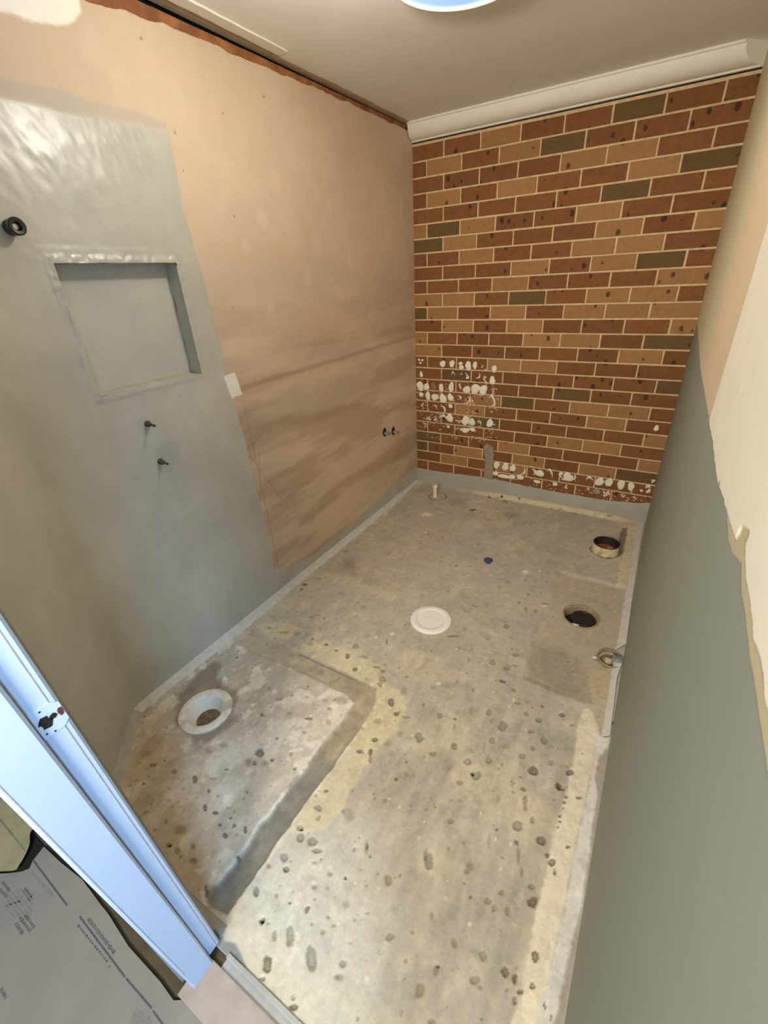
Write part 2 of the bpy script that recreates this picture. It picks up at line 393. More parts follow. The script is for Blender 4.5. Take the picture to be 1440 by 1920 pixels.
# ------------------------------------------------------------------ measured layouts (metres on the floor, x across, y along)
PITS = [[0.6313,-2.585,0.0153,0.0085,0.0149,-0.0149,"g"],[0.6474,-2.6244,0.006,0.0033,0.0071,-0.007,"d"],[0.6287,-2.6348,0.015,0.0083,0.0146,-0.0141,"b"],[0.3067,-2.8238,0.0115,0.0064,0.0061,-0.0041,"d"],[0.404,-2.7992,0.0094,0.0052,0.0112,-0.0082,"s"],[0.456,-2.6795,0.0155,0.0086,0.0121,-0.01,"s"],[0.2415,-2.7553,0.0056,0.0031,0.0062,-0.0042,"s"],[0.1738,-2.2783,0.0074,0.0039,0.0045,-0.0041,"d"],[0.5722,-2.6958,0.0056,0.0031,0.0034,-0.003,"p"],[0.5178,-2.4556,0.0059,0.0032,0.0055,-0.0055,"d"],[0.4446,-2.4833,0.0051,0.0028,0.005,-0.0047,"s"],[0.1309,-2.6199,0.0175,0.0096,0.0202,-0.0145,"l"],[0.484,-2.6321,0.0196,0.0109,0.0094,-0.0082,"s"],[0.3019,-2.8438,0.0076,0.0042,0.0056,-0.0037,"s"],[0.4976,-2.7794,0.0073,0.0041,0.0121,-0.0095,"d"],[0.5526,-2.7463,0.0044,0.0024,0.0047,-0.0039,"p"],[0.578,-2.7825,0.005,0.0028,0.008,-0.0066,"d"],[0.6128,-2.828,0.0069,0.0039,0.0133,-0.0108,"d"],[0.6588,-2.8209,0.0095,0.0054,0.0058,-0.0049,"d"],[0.6833,-2.7884,0.0034,0.0019,0.0029,-0.0026,"d"],[0.7138,-2.7858,0.0027,0.0015,0.0042,-0.0038,"p"],[0.717,-2.8085,0.006,0.0034,0.0033,-0.003,"d"],[0.703,-2.8395,0.006,0.0034,0.005,-0.0043,"d"],[0.7479,-2.8169,0.0056,0.0032,0.0042,-0.0039,"d"],[0.7439,-2.8538,0.0081,0.0046,0.0073,-0.0064,"d"],[0.7767,-2.8334,0.0039,0.0022,0.0051,-0.0047,"p"],[0.79,-2.8067,0.0059,0.0033,0.0091,-0.0086,"d"],[0.4786,-2.8758,0.0088,0.0049,0.0068,-0.0048,"s"],[0.5109,-2.8833,0.0035,0.002,0.0033,-0.0024,"p"],[0.5584,-2.8712,0.0034,0.0019,0.0031,-0.0024,"p"],[0.5322,-2.9248,0.0054,0.0031,0.0078,-0.0055,"p"],[0.5237,-2.9611,0.0047,0.0026,0.0044,-0.003,"p"],[0.5984,-2.9189,0.0199,0.0112,0.0147,-0.0109,"b"],[0.6077,-2.9646,0.0077,0.0044,0.0057,-0.0041,"k"],[0.6389,-2.9615,0.0102,0.0058,0.0097,-0.0071,"g"],[0.677,-2.9289,0.007,0.004,0.007,-0.0055,"g"],[0.7129,-2.9548,0.0131,0.0074,0.0056,-0.0044,"g"],[0.4907,-2.8247,0.0036,0.002,0.0034,-0.0026,"p"],[0.4474,-2.8489,0.0036,0.002,0.0035,-0.0025,"p"],[0.6984,-2.7173,0.0053,0.003,0.0053,-0.005,"s"],[0.7103,-2.7392,0.0042,0.0023,0.0034,-0.0032,"p"],[0.7479,-2.7224,0.0035,0.0019,0.0028,-0.0027,"p"],[0.79,-2.9144,0.0031,0.0018,0.0024,-0.0021,"p"],[0.8118,-2.986,0.0044,0.0025,0.0134,-0.011,"d"],[0.946,-2.9124,0.0064,0.0037,0.0109,-0.0107,"g"],[1.0106,-2.9522,0.0061,0.0035,0.005,-0.0051,"k"],[1.0298,-2.9475,0.0041,0.0024,0.0025,-0.0025,"s"],[0.9324,-2.842,0.0055,0.0031,0.0053,-0.0055,"s"],[0.8317,-2.8768,0.0062,0.0035,0.0051,-0.0047,"d"],[0.5756,-2.6929,0.0052,0.0029,0.0034,-0.003,"p"],[0.4036,-2.7984,0.0082,0.0046,0.0068,-0.0049,"s"],[0.4591,-2.7962,0.0052,0.0029,0.0043,-0.0032,"s"],[0.1683,-2.0467,0.0095,0.005,0.0073,-0.0075,"p"],[0.2644,-2.0362,0.0353,0.0187,0.0085,-0.0093,"s"],[0.3279,-2.0091,0.0207,0.0109,0.0135,-0.0156,"s"],[0.2397,-2.1407,0.0101,0.0054,0.0083,-0.0086,"s"],[0.5125,-2.0,0.0089,0.0047,0.0061,-0.0079,"d"],[0.5782,-2.0098,0.0087,0.0047,0.0044,-0.0059,"d"],[0.6074,-1.9324,0.0074,0.0039,0.0053,-0.0076,"s"],[0.6495,-1.94,0.0156,0.0083,0.0105,-0.0155,"p"],[0.65,-2.0124,0.0086,0.0046,0.009,-0.0128,"d"],[0.7294,-2.0625,0.0101,0.0054,0.0074,-0.011,"d"],[0.7216,-1.9798,0.0189,0.0101,0.0077,-0.0118,"s"],[0.808,-2.0074,0.016,0.0086,0.0053,-0.0085,"p"],[0.8383,-1.9721,0.0115,0.0062,0.0069,-0.0116,"s"],[0.8479,-2.0085,0.0113,0.0061,0.005,-0.0084,"p"],[0.8705,-2.0509,0.0155,0.0084,0.0096,-0.016,"p"],[0.8755,-2.0834,0.0114,0.0061,0.0076,-0.0125,"p"],[0.9893,-2.0593,0.0171,0.0093,0.0167,-0.0307,"s"],[0.9661,-2.1407,0.0108,0.0059,0.01,-0.0173,"d"],[1.0151,-2.1791,0.0101,0.0055,0.0047,-0.0083,"d"],[1.0537,-2.173,0.016,0.0088,0.0035,-0.0064,"p"],[0.9971,-2.3206,0.0115,0.0063,0.005,-0.008,"d"],[0.9723,-2.3898,0.0112,0.0062,0.0055,-0.0083,"d"],[1.0488,-2.3135,0.0144,0.0079,0.007,-0.0119,"s"],[1.0091,-2.372,0.0082,0.0046,0.0084,-0.0132,"d"],[1.0234,-2.3945,0.0066,0.0037,0.0139,-0.0219,"p"],[1.0734,-2.2511,0.0108,0.006,0.0065,-0.0118,"s"],[0.5288,-2.3594,0.0156,0.0085,0.0056,-0.0061,"p"],[0.6292,-2.2917,0.0065,0.0035,0.0038,-0.0045,"p"],[0.7106,-2.2703,0.0128,0.007,0.007,-0.0091,"s"],[0.7536,-2.2914,0.0104,0.0057,0.005,-0.0066,"p"],[0.7034,-2.3739,0.018,0.0099,0.0044,-0.0053,"d"],[0.7881,-2.3482,0.0121,0.0066,0.01,-0.0131,"s"],[0.6154,-2.3917,0.0125,0.0068,0.0055,-0.0062,"s"],[0.7308,-2.4315,0.0119,0.0066,0.0048,-0.0058,"p"],[0.6522,-2.5055,0.0055,0.003,0.0047,-0.0051,"d"],[0.683,-2.4939,0.0047,0.0026,0.0033,-0.0036,"p"],[0.7463,-2.528,0.0068,0.0038,0.0061,-0.0069,"p"],[0.6338,-2.5851,0.0134,0.0074,0.0126,-0.0126,"g"],[0.6985,-2.5825,0.0068,0.0038,0.0047,-0.0049,"d"],[0.5173,-2.4589,0.005,0.0027,0.0047,-0.0047,"p"],[0.685,-2.1547,0.0157,0.0085,0.0094,-0.0127,"s"],[0.5984,-2.1502,0.0138,0.0074,0.0114,-0.0146,"s"],[0.4423,-2.1169,0.0087,0.0047,0.0095,-0.0111,"s"],[0.438,-2.0353,0.0174,0.0093,0.0074,-0.009,"s"],[0.7744,-2.2355,0.0233,0.0127,0.0126,-0.0175,"s"],[0.4129,-1.9226,0.0094,0.0049,0.0073,-0.0093,"s"],[0.4934,-1.8801,0.0072,0.0038,0.0069,-0.0094,"s"],[0.5073,-1.928,0.0102,0.0054,0.0048,-0.0065,"s"],[0.218,-1.8818,0.011,0.0058,0.0074,-0.0085,"s"],[0.3157,-1.8766,0.0162,0.0085,0.0085,-0.0105,"s"],[0.9673,-2.2469,0.016,0.0088,0.008,-0.013,"s"],[0.7703,-1.8416,0.0029,0.0016,0.0092,-0.0157,"d"],[0.6801,-2.6052,0.0131,0.0073,0.011,-0.0112,"s"],[0.4514,-2.3408,0.0089,0.0048,0.0087,-0.009,"s"],[0.9518,-2.5723,0.0076,0.0043,0.0038,-0.0049,"d"],[0.9304,-2.5865,0.0063,0.0035,0.0029,-0.0037,"s"],[0.9622,-2.6328,0.0111,0.0062,0.0072,-0.0091,"g"],[0.9481,-2.7127,0.0097,0.0055,0.0057,-0.0067,"g"],[0.9563,-2.7139,0.0052,0.0029,0.0035,-0.0041,"k"],[0.9672,-2.7323,0.0108,0.0061,0.0081,-0.0095,"g"],[1.0121,-2.7217,0.0158,0.0089,0.0077,-0.0095,"g"],[1.0406,-2.7345,0.0149,0.0084,0.005,-0.0063,"g"],[1.066,-2.7498,0.003,0.0017,0.0026,-0.0033,"g"],[0.9573,-2.8012,0.0108,0.0061,0.0079,-0.0087,"g"],[0.9859,-2.8226,0.0075,0.0043,0.005,-0.0055,"g"],[0.9327,-2.8428,0.0061,0.0035,0.0053,-0.0055,"p"],[1.0521,-2.8816,0.004,0.0023,0.0025,-0.0028,"d"],[1.0666,-2.5986,0.0181,0.0102,0.0159,-0.0228,"s"],[1.0428,-2.5978,0.005,0.0028,0.0031,-0.0044,"p"],[1.1731,-2.6522,0.008,0.0045,0.0117,-0.018,"b"],[1.1721,-2.6474,0.0043,0.0025,0.0051,-0.0078,"d"],[1.1591,-2.7487,0.0029,0.0017,0.0033,-0.0046,"k"],[1.1129,-2.7669,0.0089,0.0051,0.0035,-0.0046,"b"],[1.0927,-2.816,0.0081,0.0047,0.0035,-0.0043,"b"],[1.2761,-2.6915,0.0131,0.0075,0.0083,-0.0142,"p"],[1.2887,-2.6731,0.0018,0.001,0.0022,-0.0039,"k"],[1.2367,-2.4702,0.0033,0.0019,0.0017,-0.0032,"p"],[1.0873,-2.3901,0.0043,0.0024,0.0043,-0.0073,"s"],[1.1725,-2.3831,0.0071,0.0039,0.0058,-0.0107,"s"],[1.1316,-2.3159,0.0074,0.0041,0.0038,-0.007,"s"],[0.9808,-2.4687,0.0043,0.0024,0.0029,-0.0041,"s"],[1.0751,-2.4788,0.0052,0.0029,0.003,-0.0046,"s"],[1.1268,-2.4721,0.0103,0.0058,0.0049,-0.0082,"s"],[1.3425,-2.5702,0.006,0.0034,0.0066,-0.0135,"p"],[1.0525,-2.7661,0.0091,0.0052,0.0026,-0.0033,"b"],[1.0442,-2.8556,0.0035,0.002,0.0022,-0.0025,"p"],[1.1111,-2.8388,0.004,0.0023,0.0023,-0.0029,"s"],[1.1289,-2.7978,0.0041,0.0023,0.0023,-0.003,"s"],[1.1899,-2.7097,0.0059,0.0034,0.0022,-0.0034,"s"],[1.3517,-1.6288,0.0136,0.0073,0.004,-0.0136,"p"],[1.3277,-1.6014,0.0069,0.0037,0.0031,-0.0105,"s"],[1.2704,-1.7228,0.0117,0.0063,0.0061,-0.018,"p"],[1.3396,-1.727,0.0123,0.0066,0.0035,-0.0114,"p"],[1.3678,-1.6932,0.008,0.0043,0.0023,-0.0077,"p"],[1.3447,-1.8081,0.0119,0.0064,0.003,-0.0094,"d"],[1.4007,-1.8308,0.0104,0.0056,0.004,-0.0137,"p"],[1.4337,-1.8871,0.0141,0.0077,0.0025,-0.0086,"p"],[1.2491,-1.9164,0.005,0.0027,0.0042,-0.011,"p"],[1.2164,-1.7517,0.0068,0.0036,0.0028,-0.0077,"s"],[1.2751,-1.8126,0.0052,0.0028,0.0025,-0.0072,"s"],[0.9911,-1.7931,0.0047,0.0025,0.0031,-0.0065,"p"],[1.0919,-2.086,0.0058,0.0031,0.0039,-0.0079,"p"],[1.1758,-2.0984,0.0088,0.0048,0.0061,-0.0133,"p"],[1.2364,-2.0829,0.0055,0.003,0.0028,-0.0067,"d"],[1.2483,-2.1168,0.007,0.0038,0.0058,-0.0137,"s"],[1.2802,-2.0172,0.0088,0.0048,0.0095,-0.0248,"s"],[1.3447,-1.991,0.0103,0.0056,0.0056,-0.016,"p"],[1.3692,-2.0217,0.007,0.0038,0.0053,-0.0155,"s"],[1.4142,-2.02,0.0161,0.0088,0.0083,-0.0262,"g"],[1.4807,-1.9195,0.0086,0.0047,0.0031,-0.0114,"p"],[1.6083,-1.8604,0.0116,0.0064,0.0021,-0.0105,"d"],[1.5322,-1.9266,0.0115,0.0063,0.003,-0.0122,"g"],[1.6514,-1.8868,0.0098,0.0054,0.0015,-0.0082,"p"],[1.5164,-1.9928,0.0105,0.0058,0.0025,-0.0096,"g"],[1.5702,-2.0053,0.0118,0.0065,0.0037,-0.0158,"g"],[1.3966,-2.1022,0.0112,0.0062,0.0045,-0.0134,"p"],[1.4474,-2.1046,0.0117,0.0065,0.0034,-0.011,"s"],[1.5422,-2.0599,0.0101,0.0056,0.0032,-0.0125,"p"],[1.5162,-2.1096,0.0114,0.0063,0.0031,-0.0111,"p"],[1.279,-2.1951,0.0126,0.007,0.0067,-0.0159,"p"],[1.2209,-2.2608,0.0128,0.0071,0.0038,-0.008,"p"],[1.1974,-2.289,0.0058,0.0032,0.0031,-0.0063,"p"],[1.1429,-2.2249,0.0122,0.0067,0.0107,-0.0211,"g"],[1.3411,-2.1815,0.0102,0.0057,0.0045,-0.0117,"s"],[1.348,-2.2276,0.0143,0.0079,0.0047,-0.012,"g"],[1.4119,-2.1848,0.0121,0.0067,0.0048,-0.0139,"p"],[1.3811,-2.1465,0.0037,0.002,0.0091,-0.0255,"s"],[1.6146,-2.0844,0.0091,0.0051,0.0026,-0.0119,"p"],[1.5642,-2.1456,0.0159,0.0089,0.0046,-0.0179,"d"],[1.681,-2.089,0.0116,0.0065,0.002,-0.0108,"d"],[1.6533,-2.1572,0.0083,0.0047,0.0025,-0.0118,"d"],[1.4599,-2.1776,0.0042,0.0024,0.0032,-0.0102,"p"],[1.3907,-2.261,0.016,0.0089,0.006,-0.0159,"g"],[1.3792,-2.2618,0.0063,0.0035,0.0023,-0.0061,"k"],[1.2981,-2.2868,0.0028,0.0016,0.0036,-0.0084,"p"],[1.3509,-2.3151,0.0089,0.005,0.003,-0.0073,"p"],[1.4392,-2.2339,0.0042,0.0023,0.0016,-0.0046,"s"],[1.552,-2.2249,0.0084,0.0047,0.0019,-0.0068,"p"],[1.4697,-1.8581,0.0141,0.0077,0.0036,-0.0137,"s"],[1.0887,-1.9865,0.0107,0.0058,0.0051,-0.0108,"s"],[1.0283,-1.9239,0.0053,0.0029,0.0034,-0.0069,"s"],[1.1674,-1.906,0.0086,0.0047,0.0047,-0.0113,"s"],[1.1708,-1.7607,0.0073,0.0039,0.005,-0.0128,"s"],[1.0454,-1.6496,0.0293,0.0155,0.0043,-0.01,"p"],[1.2023,-1.5884,0.0144,0.0076,0.003,-0.0087,"s"],[1.4546,-2.1996,0.007,0.0039,0.0026,-0.008,"s"],[1.6577,-2.1605,0.0067,0.0037,0.0029,-0.014,"d"],[1.6696,-2.1647,0.0053,0.003,0.0011,-0.0054,"d"],[1.5545,-2.2269,0.0093,0.0052,0.0019,-0.0068,"p"],[1.5704,-2.2711,0.0071,0.004,0.0067,-0.0248,"p"],[1.6054,-2.3135,0.0075,0.0042,0.0029,-0.0114,"p"],[1.651,-2.2155,0.0045,0.0026,0.0011,-0.0052,"p"],[1.6833,-2.2057,0.0064,0.0036,0.0013,-0.0067,"d"],[1.6863,-2.1844,0.0039,0.0022,0.0009,-0.0045,"d"],[1.6841,-2.2276,0.0045,0.0025,0.001,-0.0051,"p"],[1.6812,-2.2571,0.0057,0.0032,0.0012,-0.0056,"d"],[1.6831,-2.2747,0.0037,0.0021,0.0009,-0.0041,"d"],[1.6821,-2.295,0.0025,0.0014,0.0007,-0.0034,"d"],[1.512,-2.3987,0.0044,0.0025,0.0015,-0.0044,"d"],[1.5704,-2.3506,0.015,0.0085,0.0043,-0.015,"g"],[1.4853,-2.3,0.0112,0.0063,0.0044,-0.0135,"s"],[1.3762,-2.3718,0.0093,0.0052,0.0033,-0.0082,"s"],[1.349,-2.385,0.008,0.0045,0.0017,-0.0041,"s"],[1.286,-2.4556,0.0092,0.0052,0.0022,-0.0045,"s"],[1.3724,-2.4488,0.0108,0.0061,0.0038,-0.0087,"p"],[1.6448,-2.3586,0.0127,0.0072,0.0032,-0.0132,"d"],[1.7209,-2.3369,0.0083,0.0047,0.0011,-0.0057,"d"],[1.671,-2.3912,0.0059,0.0033,0.0021,-0.009,"d"],[1.6871,-2.404,0.0099,0.0056,0.0022,-0.01,"d"],[1.6995,-2.4266,0.0029,0.0016,0.0021,-0.0097,"d"],[1.5025,-2.441,0.0073,0.0041,0.0113,-0.0326,"s"],[1.5929,-2.4356,0.0059,0.0034,0.0075,-0.0262,"b"],[1.6153,-2.473,0.0052,0.0029,0.0046,-0.0166,"b"],[1.3594,-2.582,0.0119,0.0068,0.0107,-0.0222,"g"],[1.3994,-2.5245,0.0042,0.0024,0.0037,-0.0085,"b"],[1.4748,-2.5332,0.01,0.0057,0.0059,-0.0152,"b"],[1.4723,-2.5544,0.007,0.004,0.0021,-0.0053,"p"],[1.5792,-2.5517,0.0078,0.0045,0.0024,-0.0077,"p"],[1.5508,-2.5905,0.0105,0.006,0.0036,-0.0103,"p"],[1.6079,-2.5869,0.007,0.004,0.0037,-0.0121,"p"],[1.6623,-2.5281,0.0164,0.0094,0.004,-0.0158,"d"],[1.4251,-2.7004,0.0049,0.0028,0.0032,-0.0067,"s"],[1.5121,-2.2219,0.0061,0.0034,0.0068,-0.0228,"s"],[1.649,-2.4949,0.0112,0.0064,0.0021,-0.008,"g"],[1.5016,-2.7231,0.0073,0.0042,0.004,-0.0094,"p"],[1.5784,-2.7108,0.0086,0.005,0.0036,-0.0099,"p"],[1.4835,-2.7978,0.007,0.004,0.0053,-0.0113,"p"],[1.4837,-2.7879,0.0035,0.002,0.0016,-0.0035,"k"],[1.4633,-2.8506,0.0122,0.0071,0.0076,-0.015,"p"],[1.5756,-2.7647,0.011,0.0064,0.0027,-0.0073,"p"],[1.5923,-2.77,0.0058,0.0034,0.0012,-0.0034,"p"],[1.6395,-2.711,0.0079,0.0046,0.0033,-0.0105,"d"],[1.664,-2.7111,0.0078,0.0045,0.0037,-0.0127,"d"],[1.6814,-2.7275,0.0081,0.0047,0.0013,-0.0046,"d"],[1.6736,-2.7488,0.0043,0.0025,0.0025,-0.0086,"d"],[1.6974,-2.6446,0.0075,0.0043,0.0028,-0.0112,"d"],[1.7051,-2.7023,0.0058,0.0033,0.0018,-0.0071,"d"],[1.7398,-2.7223,0.0023,0.0014,0.0016,-0.0068,"d"],[1.5121,-2.8848,0.0079,0.0046,0.002,-0.0043,"p"],[1.4274,-2.7031,0.0049,0.0028,0.0047,-0.01,"s"],[1.7586,-2.7359,0.0027,0.0016,0.0012,-0.0055,"d"],[1.4265,-2.7973,0.0036,0.0021,0.003,-0.0058,"s"],[1.5192,-2.7759,0.0035,0.002,0.0017,-0.0039,"s"],[0.9856,-2.8238,0.0075,0.0043,0.0056,-0.0062,"g"],[0.9466,-2.9102,0.0064,0.0037,0.0123,-0.0121,"g"],[1.0111,-2.9523,0.0053,0.003,0.0045,-0.0045,"k"],[1.0308,-2.948,0.0039,0.0022,0.0024,-0.0025,"g"],[1.0659,-2.9582,0.0054,0.0031,0.0092,-0.0098,"g"],[1.1024,-2.9372,0.0097,0.0056,0.0138,-0.0155,"g"],[1.1159,-2.9294,0.0032,0.0019,0.0025,-0.0029,"p"],[1.0876,-3.0109,0.0099,0.0057,0.0123,-0.0127,"d"],[1.0987,-3.0387,0.0086,0.005,0.0027,-0.0027,"d"],[1.184,-2.9426,0.0135,0.0078,0.0155,-0.0189,"g"],[1.2708,-2.9354,0.0115,0.0067,0.0044,-0.006,"b"],[1.2629,-2.9095,0.0102,0.0059,0.005,-0.007,"g"],[1.2035,-3.0365,0.0111,0.0065,0.0043,-0.0049,"d"],[1.1913,-3.0246,0.0049,0.0029,0.0047,-0.0054,"p"],[1.3536,-2.9729,0.0033,0.0019,0.0025,-0.0037,"p"],[1.1736,-2.8503,0.0061,0.0035,0.0036,-0.0048,"p"],[1.0529,-2.8815,0.004,0.0023,0.0025,-0.0028,"d"],[1.1118,-2.8387,0.004,0.0023,0.0023,-0.0029,"s"],[1.1981,-2.8027,0.0095,0.0055,0.0051,-0.0071,"s"],[1.2638,-2.7885,0.0077,0.0044,0.0019,-0.0029,"b"],[1.2593,-2.8655,0.0053,0.003,0.0021,-0.003,"s"],[1.3457,-2.7998,0.0116,0.0067,0.0044,-0.0076,"p"],[1.2405,-2.819,0.0066,0.0038,0.0036,-0.0053,"s"],[1.3358,-2.8421,0.0026,0.0015,0.0046,-0.0075,"b"],[1.1957,-2.8588,0.0082,0.0047,0.0029,-0.0039,"b"],[0.0891,-1.6658,0.0151,0.0077,0.01,-0.012,"d"],[0.0497,-1.6859,0.0061,0.0031,0.0059,-0.0068,"p"],[0.106,-1.7114,0.0083,0.0043,0.007,-0.0082,"d"],[0.1048,-1.2475,0.0169,0.0084,0.0158,-0.0224,"s"],[0.1941,-1.3494,0.0387,0.0195,0.0392,-0.0562,"s"],[0.0587,-1.8509,0.0139,0.0072,0.0069,-0.0075,"p"],[0.3373,-1.6333,0.0104,0.0054,0.006,-0.0084,"s"],[0.1355,-1.5797,0.0184,0.0094,0.0085,-0.0108,"s"],[0.6423,-0.3321,0.0257,0.0122,0.0078,-0.0206,"d"],[0.6837,-0.0704,0.0143,0.0067,0.006,-0.0174,"d"],[0.7728,-0.0356,0.0079,0.0037,0.005,-0.0155,"k"],[0.8175,-0.0918,0.0279,0.0131,0.0082,-0.0263,"p"],[0.9124,-0.0255,0.0077,0.0036,0.0038,-0.0134,"d"],[0.6029,-0.8043,0.0082,0.004,0.0036,-0.0081,"k"],[0.82,-1.0742,0.0122,0.0062,0.0056,-0.0133,"p"],[0.8772,-1.3334,0.0084,0.0043,0.0033,-0.0075,"p"],[1.1517,-1.0966,0.0141,0.0072,0.0057,-0.0185,"s"],[1.2583,-1.2444,0.0079,0.0041,0.0031,-0.011,"p"],[1.2541,-1.4592,0.0123,0.0065,0.0049,-0.0158,"p"],[1.3047,-1.2825,0.0077,0.004,0.006,-0.0221,"s"],[1.3545,-1.2717,0.0113,0.0059,0.0036,-0.0141,"p"],[1.3815,-1.191,0.013,0.0068,0.0026,-0.0112,"p"],[0.8529,-0.7821,0.0098,0.0049,0.0048,-0.0131,"p"],[1.0742,-1.5814,0.0149,0.0078,0.0066,-0.0165,"s"],[1.2285,-0.0536,0.0145,0.0069,0.0026,-0.0127,"p"],[0.9315,-0.3504,0.01,0.0048,0.005,-0.0163,"s"],[1.0353,-1.6541,0.0195,0.0103,0.0031,-0.0072,"p"],[0.5506,0.0364,0.0249,0.0115,0.0107,-0.0289,"s"],[1.2815,-1.1511,0.0081,0.0042,0.0031,-0.0117,"s"],[1.1211,-1.1654,0.0167,0.0086,0.0058,-0.0178,"s"],[0.9014,-1.0398,0.0097,0.0049,0.0043,-0.0112,"s"],[1.1662,-0.0631,0.0073,0.0035,0.0028,-0.0127,"p"],[1.5623,-0.025,0.0241,0.0116,0.0017,-0.014,"p"],[1.2578,-1.2426,0.0063,0.0033,0.0031,-0.011,"p"],[1.2365,-1.0328,0.0124,0.0064,0.004,-0.0148,"s"],[1.3473,-0.9942,0.0078,0.004,0.0024,-0.0106,"s"],[1.2884,-1.1564,0.0097,0.005,0.0031,-0.0116,"s"],[1.3024,-1.2868,0.0072,0.0038,0.0067,-0.0246,"s"],[1.7498,-1.8555,0.0037,0.002,0.0008,-0.0061,"p"],[1.7888,-1.7995,0.0038,0.0021,0.001,-0.0085,"k"],[1.7061,-1.9958,0.0035,0.002,0.0006,-0.0036,"d"],[1.6825,-2.1479,0.004,0.0022,0.0008,-0.0039,"p"],[1.7237,-2.1655,0.0081,0.0045,0.0009,-0.0053,"d"],[1.6859,-2.1846,0.0046,0.0026,0.001,-0.0053,"d"],[1.7344,-1.8018,0.0061,0.0033,0.001,-0.0075,"s"]]
SPECKS = [[1.0925,-1.7267,0.0038,0.002,0.0028,-0.0067],[1.1201,-1.7243,0.0028,0.0015,0.0022,-0.0053],[1.3274,-1.8839,0.0058,0.0032,0.0023,-0.0067],[1.4156,-1.8812,0.0037,0.002,0.0026,-0.0087],[1.4979,-1.9964,0.0038,0.0021,0.0023,-0.0086],[1.3343,-2.0667,0.0031,0.0017,0.0014,-0.0038],[1.3343,-2.2205,0.0029,0.0016,0.0013,-0.0032],[1.3444,-2.2296,0.0029,0.0016,0.0013,-0.0032],[1.4494,-2.2757,0.002,0.0011,0.001,-0.003],[1.1012,-1.9558,0.0086,0.0047,0.0051,-0.011],[1.4515,-2.3766,0.0022,0.0013,0.0019,-0.0053],[1.5167,-2.3732,0.0028,0.0016,0.001,-0.0033],[1.5192,-2.4279,0.0037,0.0021,0.0018,-0.0055],[1.5566,-2.4949,0.0026,0.0015,0.002,-0.0061],[1.4305,-2.6041,0.0029,0.0016,0.0013,-0.003],[1.4442,-2.6471,0.0019,0.0011,0.0021,-0.0048],[1.5252,-2.6654,0.0059,0.0034,0.0023,-0.0059],[1.4755,-2.3848,0.0025,0.0014,0.0011,-0.0033],[1.298,-2.4927,0.0029,0.0016,0.0024,-0.0049],[1.5646,-2.4166,0.003,0.0017,0.0015,-0.0049],[1.306,-2.545,0.0025,0.0014,0.002,-0.004],[0.7651,-1.7827,0.012,0.0063,0.0079,-0.0137],[0.7049,-1.8413,0.007,0.0037,0.0058,-0.0093],[1.1142,-2.2342,0.0046,0.0025,0.0027,-0.0051],[0.9277,-2.2861,0.0119,0.0065,0.0066,-0.0101],[0.9188,-2.1949,0.005,0.0027,0.0058,-0.0093],[0.8955,-2.0829,0.0078,0.0042,0.0043,-0.0073],[0.4698,-0.7987,0.0091,0.0045,0.0048,-0.0097],[1.0412,-1.0818,0.0058,0.003,0.0029,-0.0085],[1.2155,-0.9528,0.0174,0.0088,0.0048,-0.0178],[1.2844,-0.9013,0.0058,0.0029,0.0033,-0.0136],[1.3895,-1.2128,0.0124,0.0065,0.0017,-0.0073],[0.3603,-0.5569,0.0454,0.0217,0.0155,-0.0317],[1.2158,-0.9565,0.0163,0.0082,0.0048,-0.0178],[1.2858,-0.9018,0.0058,0.0029,0.0033,-0.0136],[1.3834,-1.2139,0.0155,0.0081,0.0022,-0.0092],[1.7007,-0.9491,0.0037,0.0019,0.0008,-0.0072],[1.7169,-1.0858,0.0035,0.0018,0.0008,-0.0075],[1.7618,0.1553,0.0035,0.0016,0.0006,-0.0093],[1.0598,-2.7742,0.0072,0.0041,0.003,-0.0037],[1.1014,-2.7522,0.0072,0.0041,0.0042,-0.0056],[1.0714,-2.8709,0.0114,0.0065,0.0035,-0.004],[1.1199,-2.9271,0.0065,0.0037,0.0062,-0.0072],[1.3351,-2.9017,0.006,0.0035,0.0044,-0.0069],[1.2072,-2.848,0.0033,0.0019,0.0017,-0.0024],[1.0837,-2.8065,0.0059,0.0034,0.0032,-0.0039],[1.2608,-2.7227,0.0023,0.0013,0.0031,-0.0051],[1.1941,-2.7451,0.0017,0.001,0.0022,-0.0032],[1.1583,-2.4869,0.0061,0.0034,0.0019,-0.0032],[1.2037,-2.4929,0.0033,0.0019,0.0024,-0.0044],[1.072,-2.6542,0.0045,0.0025,0.0023,-0.0032],[1.1934,-2.7452,0.0023,0.0013,0.0019,-0.0027],[1.2615,-2.722,0.0023,0.0013,0.0028,-0.0046],[1.3045,-2.5451,0.0025,0.0014,0.0029,-0.0057]]
TRENCH_O = [[0.09,-2.104],[0.426,-2.1],[0.632,-2.1],[0.876,-2.107],[0.912,-2.192],[0.918,-2.303],[0.915,-2.407],[0.916,-2.494],[0.912,-2.566],[0.907,-2.646],[0.909,-2.777],[0.912,-2.857],[0.909,-2.933],[0.91,-2.992]]
TRENCH_I = [[0.833,-3.005],[0.815,-2.986],[0.828,-2.961],[0.83,-2.9],[0.837,-2.85],[0.823,-2.772],[0.832,-2.707],[0.829,-2.67],[0.835,-2.536],[0.826,-2.451],[0.831,-2.309],[0.831,-2.217],[0.796,-2.199],[0.617,-2.197],[0.444,-2.201],[0.154,-2.221]]
